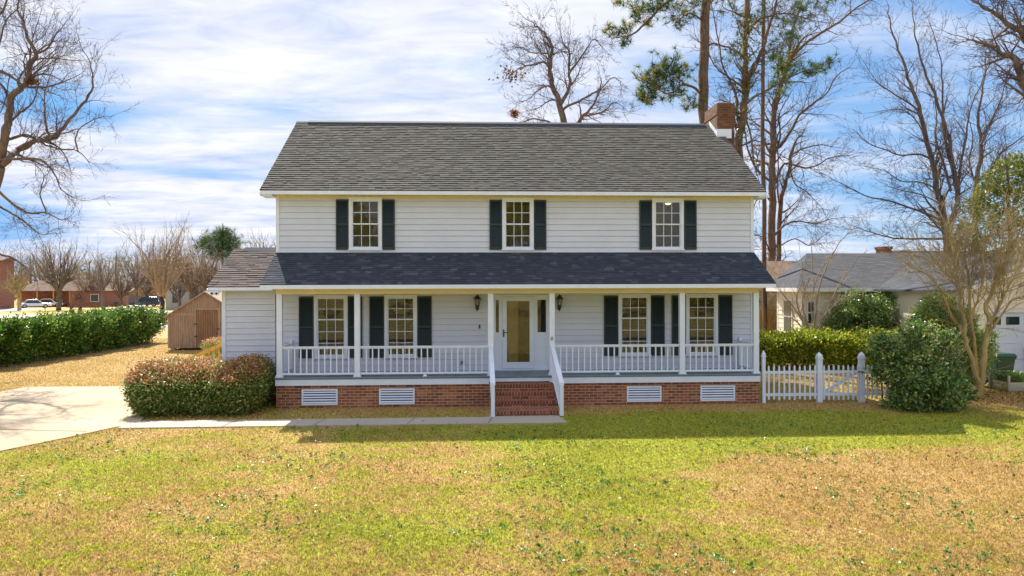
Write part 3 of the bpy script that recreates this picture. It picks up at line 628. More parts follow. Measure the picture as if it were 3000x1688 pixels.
# windows
def window(o, rows_up, rows_lo, split, blinds, kind):
    x0, x1, z0, z1 = o; cw = .085; a = MB()
    a.box(x0, x0+cw, -.05, .07, z0, z1); a.box(x1-cw, x1, -.05, .07, z0, z1); a.box(x0+cw, x1-cw, -.05, .07, z1-cw, z1); a.box(x0+cw, x1-cw, -.05, .07, z0, z0+cw*.8); a.box(x0-.02, x1+.02, -.075, -.052, z0-.01, z0+.035)
    if z1 > 4: a.box(x0-.02, x1+.02, -.07, -.052, z1-.03, z1+.012)
    wn = a.build('window', M['white_paint'], H)
    gx0, gx1, gz0, gz1 = x0+cw, x1-cw, z0+cw*.8, z1-cw; zm = gz0+(gz1-gz0)*split; sw = .035
    for (za, zb, rows, yy) in ((zm-.01, gz1, rows_up, -.012), (gz0, zm+.02, rows_lo, .012)):
        s = MB(); s.box(gx0, gx0+sw, yy-.014, yy+.016, za, zb); s.box(gx1-sw, gx1, yy-.014, yy+.016, za, zb); s.box(gx0+sw, gx1-sw, yy-.014, yy+.016, zb-sw, zb); s.box(gx0+sw, gx1-sw, yy-.014, yy+.016, za, za+sw)
        s.build('sash', M['white_paint'], wn)
        g = MB(); ix0, ix1, iz0, iz1 = gx0+sw, gx1-sw, za+sw, zb-sw
        for i in (1, 2): xx = ix0+(ix1-ix0)*i/3; g.box(xx-.009, xx+.009, yy-.008, yy-.001, iz0, iz1)
        for i in range(1, rows): zz = iz0+(iz1-iz0)*i/rows; g.box(ix0, ix1, yy-.0085, yy-.0015, zz-.009, zz+.009)
        g.build('grille', M['white_paint'], wn)
        p = MB(); p.add([(ix0, yy+.003, iz0), (ix1, yy+.003, iz0), (ix1, yy+.003, iz1), (ix0, yy+.003, iz1)], [(0, 1, 2, 3)]); p.build('pane', M['glass'], wn)
    if blinds:
        bl = MB(); z = gz1
        while z > gz0: bl.hexa([(gx0+.01, .062, z-.012), (gx1-.01, .062, z-.012), (gx1-.01, .092, z+.006), (gx0+.01, .092, z+.006)], [(gx0+.01, .062, z-.009), (gx1-.01, .062, z-.009), (gx1-.01, .092, z+.009), (gx0+.01, .092, z+.009)]); z -= .045
        for xx in (gx0+.12, gx1-.12): bl.box(xx-.008, xx+.008, .055, .06, gz0, gz1)
        bl.build('blinds', M['blind'], wn)
    return wn
for o in up_w: window(o, 2, 2, .5, False, 'up')
for o in lo_w: window(o, 2, 3, .62, True, 'lo')
# shutters
def shutter(x0, x1, z0, z1):
    a = MB(); y0, y1 = -.06, -.02; fw_ = .04
    a.box(x0, x0+fw_, y0, y1, z0, z1); a.box(x1-fw_, x1, y0, y1, z0, z1)
    zm = z0+(z1-z0)*.5
    for za, zb in ((z0, z0+.06), (zm-.03, zm+.03), (z1-.06, z1)): a.box(x0+fw_, x1-fw_, y0+.003, y1, za, zb)
    for za, zb in ((z0+.06, zm-.03), (zm+.03, z1-.06)):
        z = za
        while z < zb-.01: a.add([(x0+fw_, y0+.008, z), (x1-fw_, y0+.008, z), (x1-fw_, y1-.01, min(z+.045, zb)), (x0+fw_, y1-.01, min(z+.045, zb))], [(0, 1, 2, 3)]); z += .04
    a.box(x0+fw_, x1-fw_, y1-.008, y1-.002, z0+.06, z1-.06)
    a.build('shutter', M['shutter_green'], H)
for x0, x1 in ((985, 1022), (1120, 1157), (1434, 1470.5), (1564, 1600), (1872.6, 1909), (2003, 2039.5)): shutter(P(x0, 660)[0], P(x1, 660)[0], up_w[0][2]+.01, up_w[0][3]-.06)
for x0, x1 in ((876.7, 919.8), (1019.8, 1062), (1083, 1125.8), (1223, 1265), (1769, 1810.5), (1905.8, 1946), (1967, 2008), (2103, 2144)): shutter(P(x0, 950)[0], P(x1, 950)[0], lo_w[0][2]+.01, lo_w[0][3]-.05)
# ceiling lamp seen through the upper right window
lx = P(1957, 598, .9); b = MB(); b.cyl((lx[0], .9, lx[1]-.02), .06, .095, .035, 20); b.build('ceiling_lamp', M['lit_lamp'], H)

# front door with sidelights
dx0, dx1, dz0, dz1 = door_o; a = MB(); sl0, sl1 = P(1471.5, 900)[0], P(1564, 900)[0]; stop = P(1500, 869)[1]
a.box(dx0, dx0+.06, -.05, .08, dz0, dz1); a.box(dx1-.06, dx1, -.05, .08, dz0, dz1); a.box(dx0+.06, dx1-.06, -.05, .08, stop, dz1); a.box(dx0+.06, dx1-.06, -.11, .08, dz0, dz0+.045)
a.box(sl0-.07, sl0-.005, -.045, .08, dz0+.045, stop); a.box(sl1+.005, sl1+.07, -.045, .08, dz0+.045, stop)
dr = a.build('door_frame', M['white_paint'], H)
gz = P(1580, 973.5)[1]
for s0, s1 in ((dx0+.06, sl0-.07), (sl1+.07, dx1-.06)):
    p = MB(); m_ = .035
    p.box(s0, s0+m_, -.03, .03, dz0+.045, stop); p.box(s1-m_, s1, -.03, .03, dz0+.045, stop); p.box(s0+m_, s1-m_, -.03, .03, dz0+.045, dz0+.2); p.box(s0+m_, s1-m_, -.03, .03, gz-.12, gz); p.box(s0+m_, s1-m_, -.03, .03, stop-.1, stop)
    p.box(s0+m_, s1-m_, -.012, .03, dz0+.2, gz-.12); p.build('sidelight_panel', M['white_paint'], dr)
    g = MB(); g.add([(s0+m_, .0, gz), (s1-m_, .0, gz), (s1-m_, .0, stop-.1), (s0+m_, .0, stop-.1)], [(0, 1, 2, 3)]); g.build('sidelight_pane', M['glass'], dr)
a = MB(); g0, g1 = P(1483, 900)[0], P(1551, 900)[0]; gb, gt = P(1500, 1060.5)[1], P(1500, 881)[1]; db = dz0+.055
a.box(sl0, g0, -.07, -.035, db, stop-.005); a.box(g1, sl1, -.07, -.035, db, stop-.005); a.box(g0, g1, -.07, -.035, db, gb); a.box(g0, g1, -.07, -.035, gt, stop-.005)
a.box(g0, g0+.012, -.078, -.071, gb, gt); a.box(g0, g1, -.078, -.071, gt-.012, gt)
sd = a.build('storm_door', M['white_paint'], H)
g = MB(); g.add([(g0, -.05, gb), (g1, -.05, gb), (g1, -.05, gt), (g0, -.05, gt)], [(0, 1, 2, 3)]); g.build('pane', M['glass'], sd)
hx, hz = P(1475.5, 976); a = MB(); a.box(hx-.02, hx+.02, -.085, -.07, hz-.11, hz+.11); a.bar((hx, -.10, hz+.02), (hx+.13, -.10, hz+.02), .022); a.cyl((hx, -.07, hz+.02), .012, .012, -.04, 8, 'y'); a.build('handle', M['black_metal'], sd)
a = MB(); a.box(sl0+.02, g0+.36, .035, .07, dz0+.05, stop-.02); simple('door_gold', (.24, .13, .03), .5, .3, 3.0); simple('door_face', (.34, .22, .07), .5, .2, 3.0); a.build('wooden_door', M['door_face'], H)
a = MB(); a.box(sl0+.02, sl1-.02, .9, .95, dz0, stop); a.build('inner_wall', M['door_gold'], H)

# deck, skirt, foundation, vents
DK0, DK1 = -6.63, 7.02
a = MB(); x = DK0
while x < DK1-.01: a.box(x, min(x+.133, DK1), -1.425, -.005, DZ-.03, DZ); x += .138
a.box(DK0, DK1, -1.40, -.01, DZ-.06, DZ-.031); a.build('deck', M['deck_paint'], H)
a = MB(); a.box(DK0+.02, -.72, -1.395, -1.36, DZ-.225, DZ-.062); a.box(-.72, .98, -1.393, -1.36, DZ-.16, DZ-.062); a.box(.98, DK1-.02, -1.395, -1.36, DZ-.225, DZ-.062); a.box(DK0+.02, DK0+.05, -1.36, -.01, DZ-.225, DZ-.062); a.box(DK1-.05, DK1-.02, -1.36, -.01, DZ-.225, DZ-.062); a.build('deck_skirt', M['white_paint'], H)
a = MB(); a.box(-6.60, 6.99, -1.33, -.005, -.12, DZ-.08); a.build('porch_foundation', M['brick'], H)
for x0, x1, y0, y1 in ((883.7, 989, 1144.4, 1190.8), (1110.5, 1214.5, 1140, 1186.5), (1837, 1938, 1133, 1179), (2052.5, 2153.6, 1133, 1179)):
    q = px_rect(x0, x1, y0, y1, -1.36); z0, z1 = .095, .535; a = MB(); fwd = .045
    a.box(q[0], q[0]+fwd, -1.365, -1.325, z0, z1); a.box(q[1]-fwd, q[1], -1.365, -1.325, z0, z1); a.box(q[0]+fwd, q[1]-fwd, -1.365, -1.325, z0, z0+fwd); a.box(q[0]+fwd, q[1]-fwd, -1.365, -1.325, z1-fwd, z1)
    v = a.build('foundation_vent', M['white_paint'], H); a = MB(); z = z0+fwd
    for i in range(5): zz = z+i*(z1-z0-2*fwd)/5; a.hexa([(q[0]+fwd, -1.362, zz+.010), (q[1]-fwd, -1.362, zz+.010), (q[1]-fwd, -1.340, zz+.040), (q[0]+fwd, -1.340, zz+.040)], [(q[0]+fwd, -1.362, zz+.018), (q[1]-fwd, -1.362, zz+.018), (q[1]-fwd, -1.340, zz+.048), (q[0]+fwd, -1.340, zz+.048)])
    a.build('louver', M['white_paint'], v)
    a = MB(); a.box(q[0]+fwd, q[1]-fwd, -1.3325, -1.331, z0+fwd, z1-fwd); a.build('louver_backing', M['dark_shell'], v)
# posts
post_px = [(809, 826.4), (1038, 1054), (1430, 1445.5), (1609.6, 1625.5), (1991, 2008), (2208.6, 2224)]
PX = []
for i, (x0, x1) in enumerate(post_px):
    c_ = (P(x0, 950, PF)[0]+P(x1, 950, PF)[0])/2; PX.append(c_)
    a = MB(); h = .075; a.box(c_-h, c_+h, PF, PF+2*h, DZ+.002, 3.168)
    a.box(c_-h-.018, c_+h+.018, PF-.018, PF+2*h+.018, DZ+.001, DZ+.06); a.box(c_-h-.03, c_+h+.03, PF-.03, PF+2*h+.03, DZ+.0015, DZ+.028)
    po = a.build('porch_post', M['white_paint'], H)
    if i == 3:
        a = MB(); nx, nz = P(1617, 993, PF)
        a.cyl((nx, PF-.001, nz), .045, .035, -.012, 12, 'y'); a.cyl((nx+.005, PF-.001, nz+.05), .025, .02, -.012, 10, 'y'); a.build('ornament', M['grey_metal'], po)
# railings
RZ, RB = P(1200, 1014, PF)[1], P(1200, 1093, PF)[1]
bal = None
def baluster(par, x, y, z0, z1, w_=.034):
    a = MB(); a.box(x-w_/2, x+w_/2, y-w_/2, y+w_/2, z0, z1); return a.build('baluster', M['white_paint'], par)
def railing(x0, x1, mids=()):
    yc = PF+.07; a = MB(); a.box(x0, x1, yc-.045, yc+.045, RZ-.035, RZ); a.box(x0, x1, yc-.028, yc+.028, RZ-.07, RZ-.0355); a.box(x0, x1, yc-.035, yc+.035, RB-.035, RB+.02)
    r = a.build('railing', M['white_paint'], H); n = int(round((x1-x0)/.166))
    for i in range(1, n): baluster(r, x0+(x1-x0)*i/n, yc, RB+.02, RZ-.0705)
    for m_ in mids:
        a = MB(); a.box(m_-.025, m_+.025, yc-.026, yc+.026, DZ, RB-.036); a.hexa([(m_-.06, yc-.06, DZ), (m_+.06, yc-.06, DZ), (m_+.06, yc+.06, DZ), (m_-.06, yc+.06, DZ)], [(m_-.027, yc-.028, DZ+.05), (m_+.027, yc-.028, DZ+.05), (m_+.027, yc+.028, DZ+.05), (m_-.027, yc+.028, DZ+.05)]); a.build('support_foot', M['white_paint'], r)
h = .077
railing(PX[0]+h, PX[1]-h); railing(PX[1]+h, PX[2]-h, (P(1244.7, 1090, PF)[0],)); railing(PX[3]+h, PX[4]-h, (P(1810.7, 1090, PF)[0],)); railing(PX[4]+h, PX[5]-h)
for c_ in (PX[0], PX[5]):
    a = MB(); y0, y1 = PF+.152, -.09; a.box(c_-.045, c_+.045, y0, y1, RZ-.035, RZ); a.box(c_-.035, c_+.035, y0, y1, RB-.035, RB+.02)
    a.box(c_-.04, c_+.04, y1, y1+.075, DZ, RZ+.10); r = a.build('railing', M['white_paint'], H)
    for i in range(1, 8): baluster(r, c_, y0+(y1-y0)*i/8, RB+.02, RZ-.0355)
# brick steps
SX0, SX1 = PX[2]+.09, PX[3]-.06
nst = 4; tr_ = .34; rise = (DZ-.04)/(nst+.45); ytop = -1.40; y_end = -3.02; a = MB()
tops = [.70, .515, .33, .145]; ys = [ytop-.34, ytop-.34*2, ytop-.34*3, y_end]
tops = [.68, .505, .33, .155]
for i, (zt, yy) in enumerate(zip(tops, ys)): a.box(SX0, SX1+.04, yy, ys[i-1]+.002 if i else -1.334, -.1, zt-.095)
st_ = a.build('brick_steps', M['brick'], H)
for i, (zt, yy) in enumerate(zip(tops, ys)):
    a = MB(); a.box(SX0-.004, SX1+.044, yy-.02, ys[i-1]-.021 if i else -1.336, zt-.093, zt); a.build('tread', M['brick_step'], st_)
# stair railings
def stair_rail(xt, xb, yt, yb_):
    a = MB(); zt0, zb0 = RZ+.0, P(1444, 1123, yb_)[1]; 
    a.hexa([(xt-.055, yt, zt0-.05), (xt+.055, yt, zt0-.05), (xt+.055, yt, zt0), (xt-.055, yt, zt0)], [(xb-.065, yb_-.02, zb0-.05), (xb+.065, yb_-.02, zb0-.05), (xb+.065, yb_-.02, zb0), (xb-.065, yb_-.02, zb0)])
    z0, z1 = RB+.0, .16
    a.hexa([(xt-.035, yt, z0-.05), (xt+.035, yt, z0-.05), (xt+.035, yt, z0), (xt-.035, yt, z0)], [(xb-.035, yb_, z1-.05), (xb+.035, yb_, z1-.05), (xb+.035, yb_, z1), (xb-.035, yb_, z1)])
    r = a.build('stair_railing', M['white_paint'], H); a = MB(); a.box(xb-.05, xb+.05, yb_-.03, yb_+.07, .036, zb0-.05); a.build('newel_post', M['white_paint'], r)
    for i in range(1, 11):
        t = i/11; b_ = MB(); x, y = xt+(xb-xt)*t, yt+(yb_-yt)*t; b_.box(x-.017, x+.017, y-.017, y+.017, z0+(z1-z0)*t, zt0-.05+(zb0-zt0)*t); b_.build('baluster', M['white_paint'], r)
yN = -3.1
stair_rail(PX[2]+.0, P(1444, 1200, yN)[0], PF-.002, yN); stair_rail(PX[3]+.0, P(1645.5, 1200, yN)[0], PF-.002, yN)
# lanterns
for pxx in (1398, 1639):
    lx_, lz = P(pxx, 888, -.14); a = MB(); y = -.16
    zt0, zb0 = P(pxx, 862, -.14)[1], P(pxx, 913, -.14)[1]; hh = zt0-zb0
    a.cyl((lx_, y, zt0-.05*hh), .02, .004, .05*hh, 8); a.cyl((lx_, y, zt0-.26*hh), .115, .02, .21*hh, 6); a.cyl((lx_, y, zt0-.29*hh), .12, .12, .03*hh, 6)
    for i in range(6):
        t = i*math.pi/3; a.bar((lx_+.098*math.cos(t), y+.098*math.sin(t), zt0-.29*hh), (lx_+.055*math.cos(t), y+.055*math.sin(t), zt0-.66*hh), .012)
    a.cyl((lx_, y, zt0-.70*hh), .062, .068, .05*hh, 6); a.cyl((lx_, y, zt0-.86*hh), .03, .058, .16*hh, 8); a.cyl((lx_, y, zb0), .008, .028, .14*hh, 8)
    a.box(lx_-.05, lx_+.05, -.03, -.015, zb0+.05, zt0-.12); a.bar((lx_, -.02, zb0+.12*hh+.04), (lx_, y, zb0+.14*hh+.04), .025)
    ln = a.build('wall_lantern', M['black_metal'], H)
    a = MB(); a.cyl((lx_, y, zt0-.65*hh), .05, .088, .35*hh, 6); a.build('lantern_glass', M['lantern_glass'], ln)
    a = MB(); a.cyl((lx_, y, zt0-.6*hh), .014, .01, .12*hh, 8); a.build('candle', M['cream_trim'], ln)
dbx, dbz = P(1405, 957, -.02); a = MB(); a.box(dbx-.022, dbx+.022, -.045, -.015, dbz-.055, dbz+.055); a.build('doorbell', M['black_metal'], H)
dbx, dbz = P(1355.6, 1062, -.02); a = MB(); a.box(dbx-.06, dbx+.06, -.06, -.012, dbz-.045, dbz+.045); a.build('outlet_box', M['deck_paint'], H)

# ------------------------------------------------------------------ picket fence and gate
FV = -1.25
fp = [P(2237, 1150, FV)[0], P(2400, 1150, FV)[0], P(2524, 1150, FV)[0], P(2760, 1150, FV)[0]]
def fpost(par, x, w_=.07, h_=1.36, cap=True):
    a = MB(); a.box(x-w_, x+w_, FV-w_, FV+w_, 0, h_)
    if cap: a.box(x-w_-.015, x+w_+.015, FV-w_-.015, FV+w_+.015, h_-.10, h_-.06); a.hexa([(x-w_, FV-w_, h_), (x+w_, FV-w_, h_), (x+w_, FV+w_, h_), (x-w_, FV+w_, h_)], [(x-.01, FV-.01, h_+.09), (x+.01, FV-.01, h_+.09), (x+.01, FV+.01, h_+.09), (x-.01, FV+.01, h_+.09)])
    return a.build('post', M['white_paint'], par)
def picket(par, x, z0=.1, z1=1.09, w_=.024):
    a = MB(); a.add([(x-w_, FV-.045, z0), (x+w_, FV-.045, z0), (x+w_, FV-.045, z1-.05), (x, FV-.045, z1), (x-w_, FV-.045, z1-.05), (x-w_, FV-.026, z0), (x+w_, FV-.026, z0), (x+w_, FV-.026, z1-.05), (x, FV-.026, z1), (x-w_, FV-.026, z1-.05)],
        [(0, 1, 2, 3, 4), (9, 8, 7, 6, 5), (0, 5, 6, 1), (1, 6, 7, 2), (2, 7, 8, 3), (3, 8, 9, 4), (4, 9, 5, 0)]); return a.build('picket', M['white_paint'], par)
fence = thing('picket_fence', (fp[1], FV, 0), 'low white picket fence joining the porch corner, partly behind the big shrub', 'fence')
fpost(fence, fp[0], .045, 1.42); fpost(fence, fp[1]); fpost(fence, fp[2]); fpost(fence, fp[3])
for x0, x1 in ((fp[0]+.05, fp[1]-.075), (fp[2]+.075, fp[3]-.075)):
    a = MB(); a.box(x0, x1, FV-.025, FV+.02, .84, .92); a.box(x0, x1, FV-.025, FV+.02, .20, .28); a.build('rail', M['white_paint'], fence)
    n = int((x1-x0)/.14)
    for i in range(n): picket(fence, x0+(x1-x0)*(i+.6)/n, .1+.015*math.sin(i*2.3), 1.09+.012*math.sin(i*1.7))
gate = thing('picket_gate', ((fp[1]+fp[2])/2, FV, 0), 'white picket gate with diagonal brace between two capped posts', 'gate')
x0, x1 = fp[1]+.095, fp[2]-.095; a = MB(); a.box(x0, x1, FV-.025, FV+.02, .84, .92); a.box(x0, x1, FV-.025, FV+.02, .20, .28); a.build('rail', M['white_paint'], gate)
a = MB(); a.bar((x0+.02, FV+.045, .26), (x1-.02, FV+.045, .86), .03, .09); a.build('brace', M['white_paint'], gate)
a = MB(); a.box(x1-.05, x1+.10, FV-.09, FV-.072, .87, .90); a.build('latch', M['black_metal'], gate)
for i in range(8): picket(gate, x0+.03+(x1-x0-.06)*i/7, .08, 1.09)

# ------------------------------------------------------------------ clipped hedges
def box_hedge(name, label, x0, x1, y0, y1, hgt, n, lsize, lmat, seed, slant=0.0, topred=None, rnd=.5, tn=(.2, .6, .4), base=.12, sig=.09, lump=.10, cat='hedge', group=None, hs=0.0, taper=.12):
    rg = np.random.default_rng(seed); cx, cy = (x0+x1)/2, (y0+y1)/2; hx, hy = (x1-x0)/2, (y1-y0)/2
    root = thing(name, (cx, cy, 0), label, cat, group); per = 14; nc = n//per
    # superellipsoid shell samples
    ar = np.array([hx*hy*2, hx*hgt*2, hy*hgt*2]); f = rg.choice(3, nc, p=ar/ar.sum()); a, b = rg.uniform(-1, 1, nc), rg.uniform(-1, 1, nc)
    top = f == 0; fx = f == 1; fy = f == 2; sg = np.sign(rg.uniform(-1, 1, nc))
    ux = np.where(fy, sg, a); uy = np.where(fx, sg, np.where(top, b, a)); uz = np.where(top, 1.0, (b+1)/2)
    l = (np.abs(ux)**8+np.abs(uy)**8+np.abs(uz)**8)**(1/8); depth = 1-np.abs(rg.normal(0, .07, nc)); ux, uy, uz = ux/l*depth, uy/l*depth, uz/l*depth
    wob = lump*(np.sin(ux*hx*2.3+seed)+np.sin(uy*hy*2.9+1.3*seed)+np.sin(ux*hx*5.1+uz*3)+np.sin(uy*hy*4.3-uz*4))*.5
    yy = uy*hy; bot = 1-taper*np.clip(1-uz*2.2, 0, 1)
    X = cx+ux*(hx+wob)*bot+slant*(uy*hy); Y = cy+uy*(hy+wob)*bot; hl = hgt*(1+hs*uy); Z = base+uz*(hl-base+wob*.8); gap = (Z < .55) & (np.sin(Y*7+X*5)+np.sin(Y*3.1)+rg.normal(0, .5, nc) > .9); ok = (Z > .05) & ~gap; X, Y, Z, hl = X[ok], Y[ok], Z[ok], hl[ok]; nc = len(X)
    C = np.repeat(np.stack([X, Y, Z], 1), per, 0)+rg.normal(0, sig, (nc*per, 3)); Nd = np.repeat(np.stack([ux[ok], uy[ok], uz[ok]], 1), per, 0)
    # sprigs standing out of the top
    t = tn[0]+tn[1]*rg.uniform(0, 1, len(C))+tn[2]*(np.repeat(rg.uniform(0, 1, nc), per)-.5)
    if topred is not None: zr_ = C[:, 2]*hgt/np.repeat(hl, per); up_ = (zr_-topred[0])/(topred[1]-topred[0])+rg.normal(0, .25, len(C)); t = np.where((up_ > .6) & (rg.uniform(0, 1, len(C)) < .62), .62+.38*rg.uniform(0, 1, len(C)), np.clip(t, .12, .6))
    C[:, 2] = np.maximum(C[:, 2], .03); leaf_mesh('foliage', C, Nd, lsize, M[lmat], root, t, seed, .55)
    # woody inside
    tr = Tree(seed, wob=.13, maxlev=2, seg=.3, rmin=.006, dens=.8); m = max(4, int(hx*hy*4*1.6))
    for _ in range(min(m, 70)):
        yy = tr.rng.uniform(-.85, .85)*hy; tr.grow((cx+tr.rng.uniform(-.75, .75)*hx+slant*yy, cy+yy, 0), (tr.rng.uniform(-.35, .35), tr.rng.uniform(-.35, .35), 1), hgt*.72, .022, 0)
    tr.build(root, M['twig_tan'], M['twig_tan'], 'stem', 'crown'); return root
box_hedge('hedge', 'clipped box shaped hedge with reddish pink top beside the porch corner', -9.98, -7.05, -2.66, -.25, 1.13, 95000, .068, 'leaf_abelia', 11, topred=(.88, 1.18), tn=(-.05, .65, .7), lump=.17, sig=.09, hs=.17)
box_hedge('hedge', 'long green hedge on the far left beyond the driveway', -22.8, -20.75, 6.0, 24.6, 1.68, 150000, .12, 'leaf_hedge', 12, slant=.03, lump=.34, sig=.15, base=.25, hs=.07, tn=(.0, .75, .6), taper=.1)
sy = 17.3
box_hedge('hedge', 'small low hedge with orange top in front of the shed', -13.4, -9.8, 11.5, 12.8, 1.0, 16000, .06, 'leaf_abelia', 13, topred=(.72, .98), lump=.05, sig=.07)
box_hedge('hedge', 'loose yellow green hedge behind the white picket fence', 8.7, 16.6, 6.4, 8.4, 1.25, 60000, .12, 'leaf_yellow', 14, lump=.2, sig=.14, tn=(.15, .75, .4))

# ------------------------------------------------------------------ shed
sp_ = G(493, 1027); sx0, sv = float(sp_[0]), float(sp_[1]); shw = 3.9
shed = thing('shed', (sx0+shw/2, sv+1.7, 0), 'weathered brown wooden garden shed with gable roof and plank door', 'shed')
ez_, pz_ = 1.88, 3.12; mx = sx0+shw/2
a = MB(); a.prism([(sx0, .12), (sx0+shw, .12), (sx0+shw, ez_), (mx, pz_-.06), (sx0, ez_)], sv, sv+3.4, 'y'); a.build('wall', M['shed_wood'], shed)
a = MB()
for s_ in (-1, 1):
    xe = mx+s_*(shw/2+.2); zl = ez_-.2*(pz_-ez_)/(shw/2)
    a.hexa([(mx, sv-.15, pz_-.04), (xe, sv-.15, zl-.04), (xe, sv+3.55, zl-.04), (mx, sv+3.55, pz_-.04)], [(mx, sv-.15, pz_+.03), (xe, sv-.15, zl+.03), (xe, sv+3.55, zl+.03), (mx, sv+3.55, pz_+.03)])
a.build('roof', M['shed_trim'], shed)
a = MB(); a.box(sx0-.015, sx0+.09, sv-.03, sv-.003, .12, ez_); a.box(sx0+.091, sx0+shw, sv-.028, sv-.003, ez_-.02, ez_+.09); a.box(P(561, 950, sv)[0]-.02, P(561, 950, sv)[0]+.02, sv-.024, sv-.003, .12, ez_-.021); a.build('trim_board', M['shed_trim'], shed)
d0, d1, dzb, dzt = P(575, 950, sv)[0], P(640, 950, sv)[0], .18, P(600, 908, sv)[1]
a = MB(); a.box(d0-.1, d0-.003, sv-.04, sv-.003, dzb, dzt+.1); a.box(d1+.003, d1+.1, sv-.04, sv-.003, dzb, dzt+.1); a.box(d0-.003, d1+.003, sv-.04, sv-.003, dzt+.003, dzt+.1); a.build('door_frame', M['shed_trim'], shed)
a = MB(); a.box(d0, d1, sv-.035, sv-.004, dzb, dzt-.003); dd = a.build('door', M['shed_door'], shed)
a = MB()
for z in (.75, 1.4): a.box(d0-.09, d0+.07, sv-.055, sv-.041, z-.03, z+.03)
a.build('hinge', M['black_metal'], dd)
a = MB(); a.box(d1-.06, d1+.06, sv-.06, sv-.041, 1.1, 1.16); a.box(d1-.10, d1-.06, sv-.06, sv-.036, .88, .93); a.build('latch', M['black_metal'], dd)
a = MB()
for x in (sx0+.1, mx, sx0+shw-.3):
    for y in (sv+.05, sv+3.1): a.box(x, x+.2, y, y+.2, 0, .12)
a.build('block', M['street'], shed)

# side stairs with yellow lumber rail behind the wing
st = thing('wooden_stairs', (-9.6, 5.0, 0), 'yellow lumber stair and handrail rising to the side wing', 'stairs')
sv2 = 4.6; q0 = P(585, 1033, sv2); q1 = P(652, 1003, sv2)
ex_ = -9.0; sl_ = (q1[1]-q0[1])/(q1[0]-q0[0]); zr = lambda x: q0[1]+(x-q0[0])*sl_
xa, xb_ = q0[0]-1.0, q1[0]+.25
a = MB(); a.hexa([(xa, sv2-.02, zr(xa)-.14), (xb_, sv2-.02, zr(xb_)-.14), (xb_, sv2+.02, zr(xb_)-.14), (xa, sv2+.02, zr(xa)-.14)], [(xa, sv2-.02, zr(xa)), (xb_, sv2-.02, zr(xb_)), (xb_, sv2+.02, zr(xb_)), (xa, sv2+.02, zr(xa))])
a.bar((xa, sv2, zr(xa)-.75), (xb_, sv2, zr(xb_)-.75), .04, .12); a.build('handrail', M['lumber'], st)
for i in range(12):
    x = xa+.1+i*(xb_-xa-.15)/11; a = MB(); a.box(x-.02, x+.02, sv2+.021, sv2+.06, max(.02, zr(x)-.8), zr(x)-.05); a.build('baluster', M['lumber'], st)
a = MB(); a.box(xa-.05, xa+.05, sv2-.05, sv2+.05, 0, zr(xa)+.1); a.build('post', M['lumber'], st)
for i in range(5): a = MB(); x = xa+i*(xb_-xa)/5; z = max(.1, zr(x)-.95); a.box(x, x+.4, sv2+.07, sv2+1.0, z, z+.04); a.build('tread', M['lumber'], st)

# ------------------------------------------------------------------ wheelie bins, planter
def bin_(loc, label, group=None, s=1.0):
    r = thing('wheelie_bin', loc, label, 'rubbish bin', group); x, y = loc[0], loc[1]
    a = MB(); a.hexa([(x-.24, y-.26, .05), (x+.24, y-.26, .05), (x+.24, y+.26, .05), (x-.24, y+.26, .05)], [(x-.33, y-.36, .98), (x+.33, y-.36, .98), (x+.33, y+.36, .98), (x-.33, y+.36, .98)])
    a.box(x-.35, x+.35, y-.38, y+.38, .90, .985); a.build('body', M['bin_green'], r, bevel=.02)
    a = MB(); a.hexa([(x-.37, y-.42, .99), (x+.37, y-.42, .99), (x+.37, y+.40, .99), (x-.37, y+.40, .99)], [(x-.31, y-.34, 1.09), (x+.31, y-.34, 1.09), (x+.31, y+.36, 1.09), (x-.31, y+.36, 1.09)]); a.build('lid', M['bin_green'], r, bevel=.015)
    for sx in (-1, 1): a = MB(); a.cyl((x+sx*.29-.02, y+.30, .12), .12, .12, .04, 14, 'x'); a.build('wheel', M['dark_rubber'], r)
    a = MB(); a.cyl((x-.25, y+.41, .93), .015, .015, .5, 8, 'x'); a.build('handle', M['bin_green'], r)
    return r
bp = G(2928, 1130); bin_((float(bp[0])+.05, float(bp[1])+.1, 0), 'dark green wheeled rubbish bin standing by the garage door right of the crape myrtle')
bp = G(3022, 1100); bin_((float(bp[0]), float(bp[1])+.1, 0), 'dark green wheeled rubbish bin cut off by the right edge')
bp = G(2838, 1128); bin_((float(bp[0])-.1, float(bp[1])+.1, 0), 'dark rubbish bin mostly hidden behind the crape myrtle trunk and shrub')
bp = G(2985, 1150); x, y = float(bp[0])+.15, float(bp[1])+.5
pl = thing('planter', (x, y, 0), 'grey edged planter with clipped dark green shrub by the right edge', 'planter'); a = MB()
for sx in (-1, 1):
    for sy_ in (-1, 1): a.box(x+sx*.42-.03, x+sx*.42+.03, y+sy_*.42-.03, y+sy_*.42+.03, 0, .52)
a.box(x-.39, x+.39, y-.4, y+.4, .02, .3); a.build('box', M['grey_metal'], pl)
rg_ = np.random.default_rng(5); C_ = rg_.uniform(-1, 1, (7000, 3))*[.4, .4, .26]+[x, y, .33]; leaf_mesh('foliage', C_, rg_.normal(0, 1, C_.shape), .05, M['leaf_camellia'], pl, rg_.uniform(0, .8, 7000), 4)

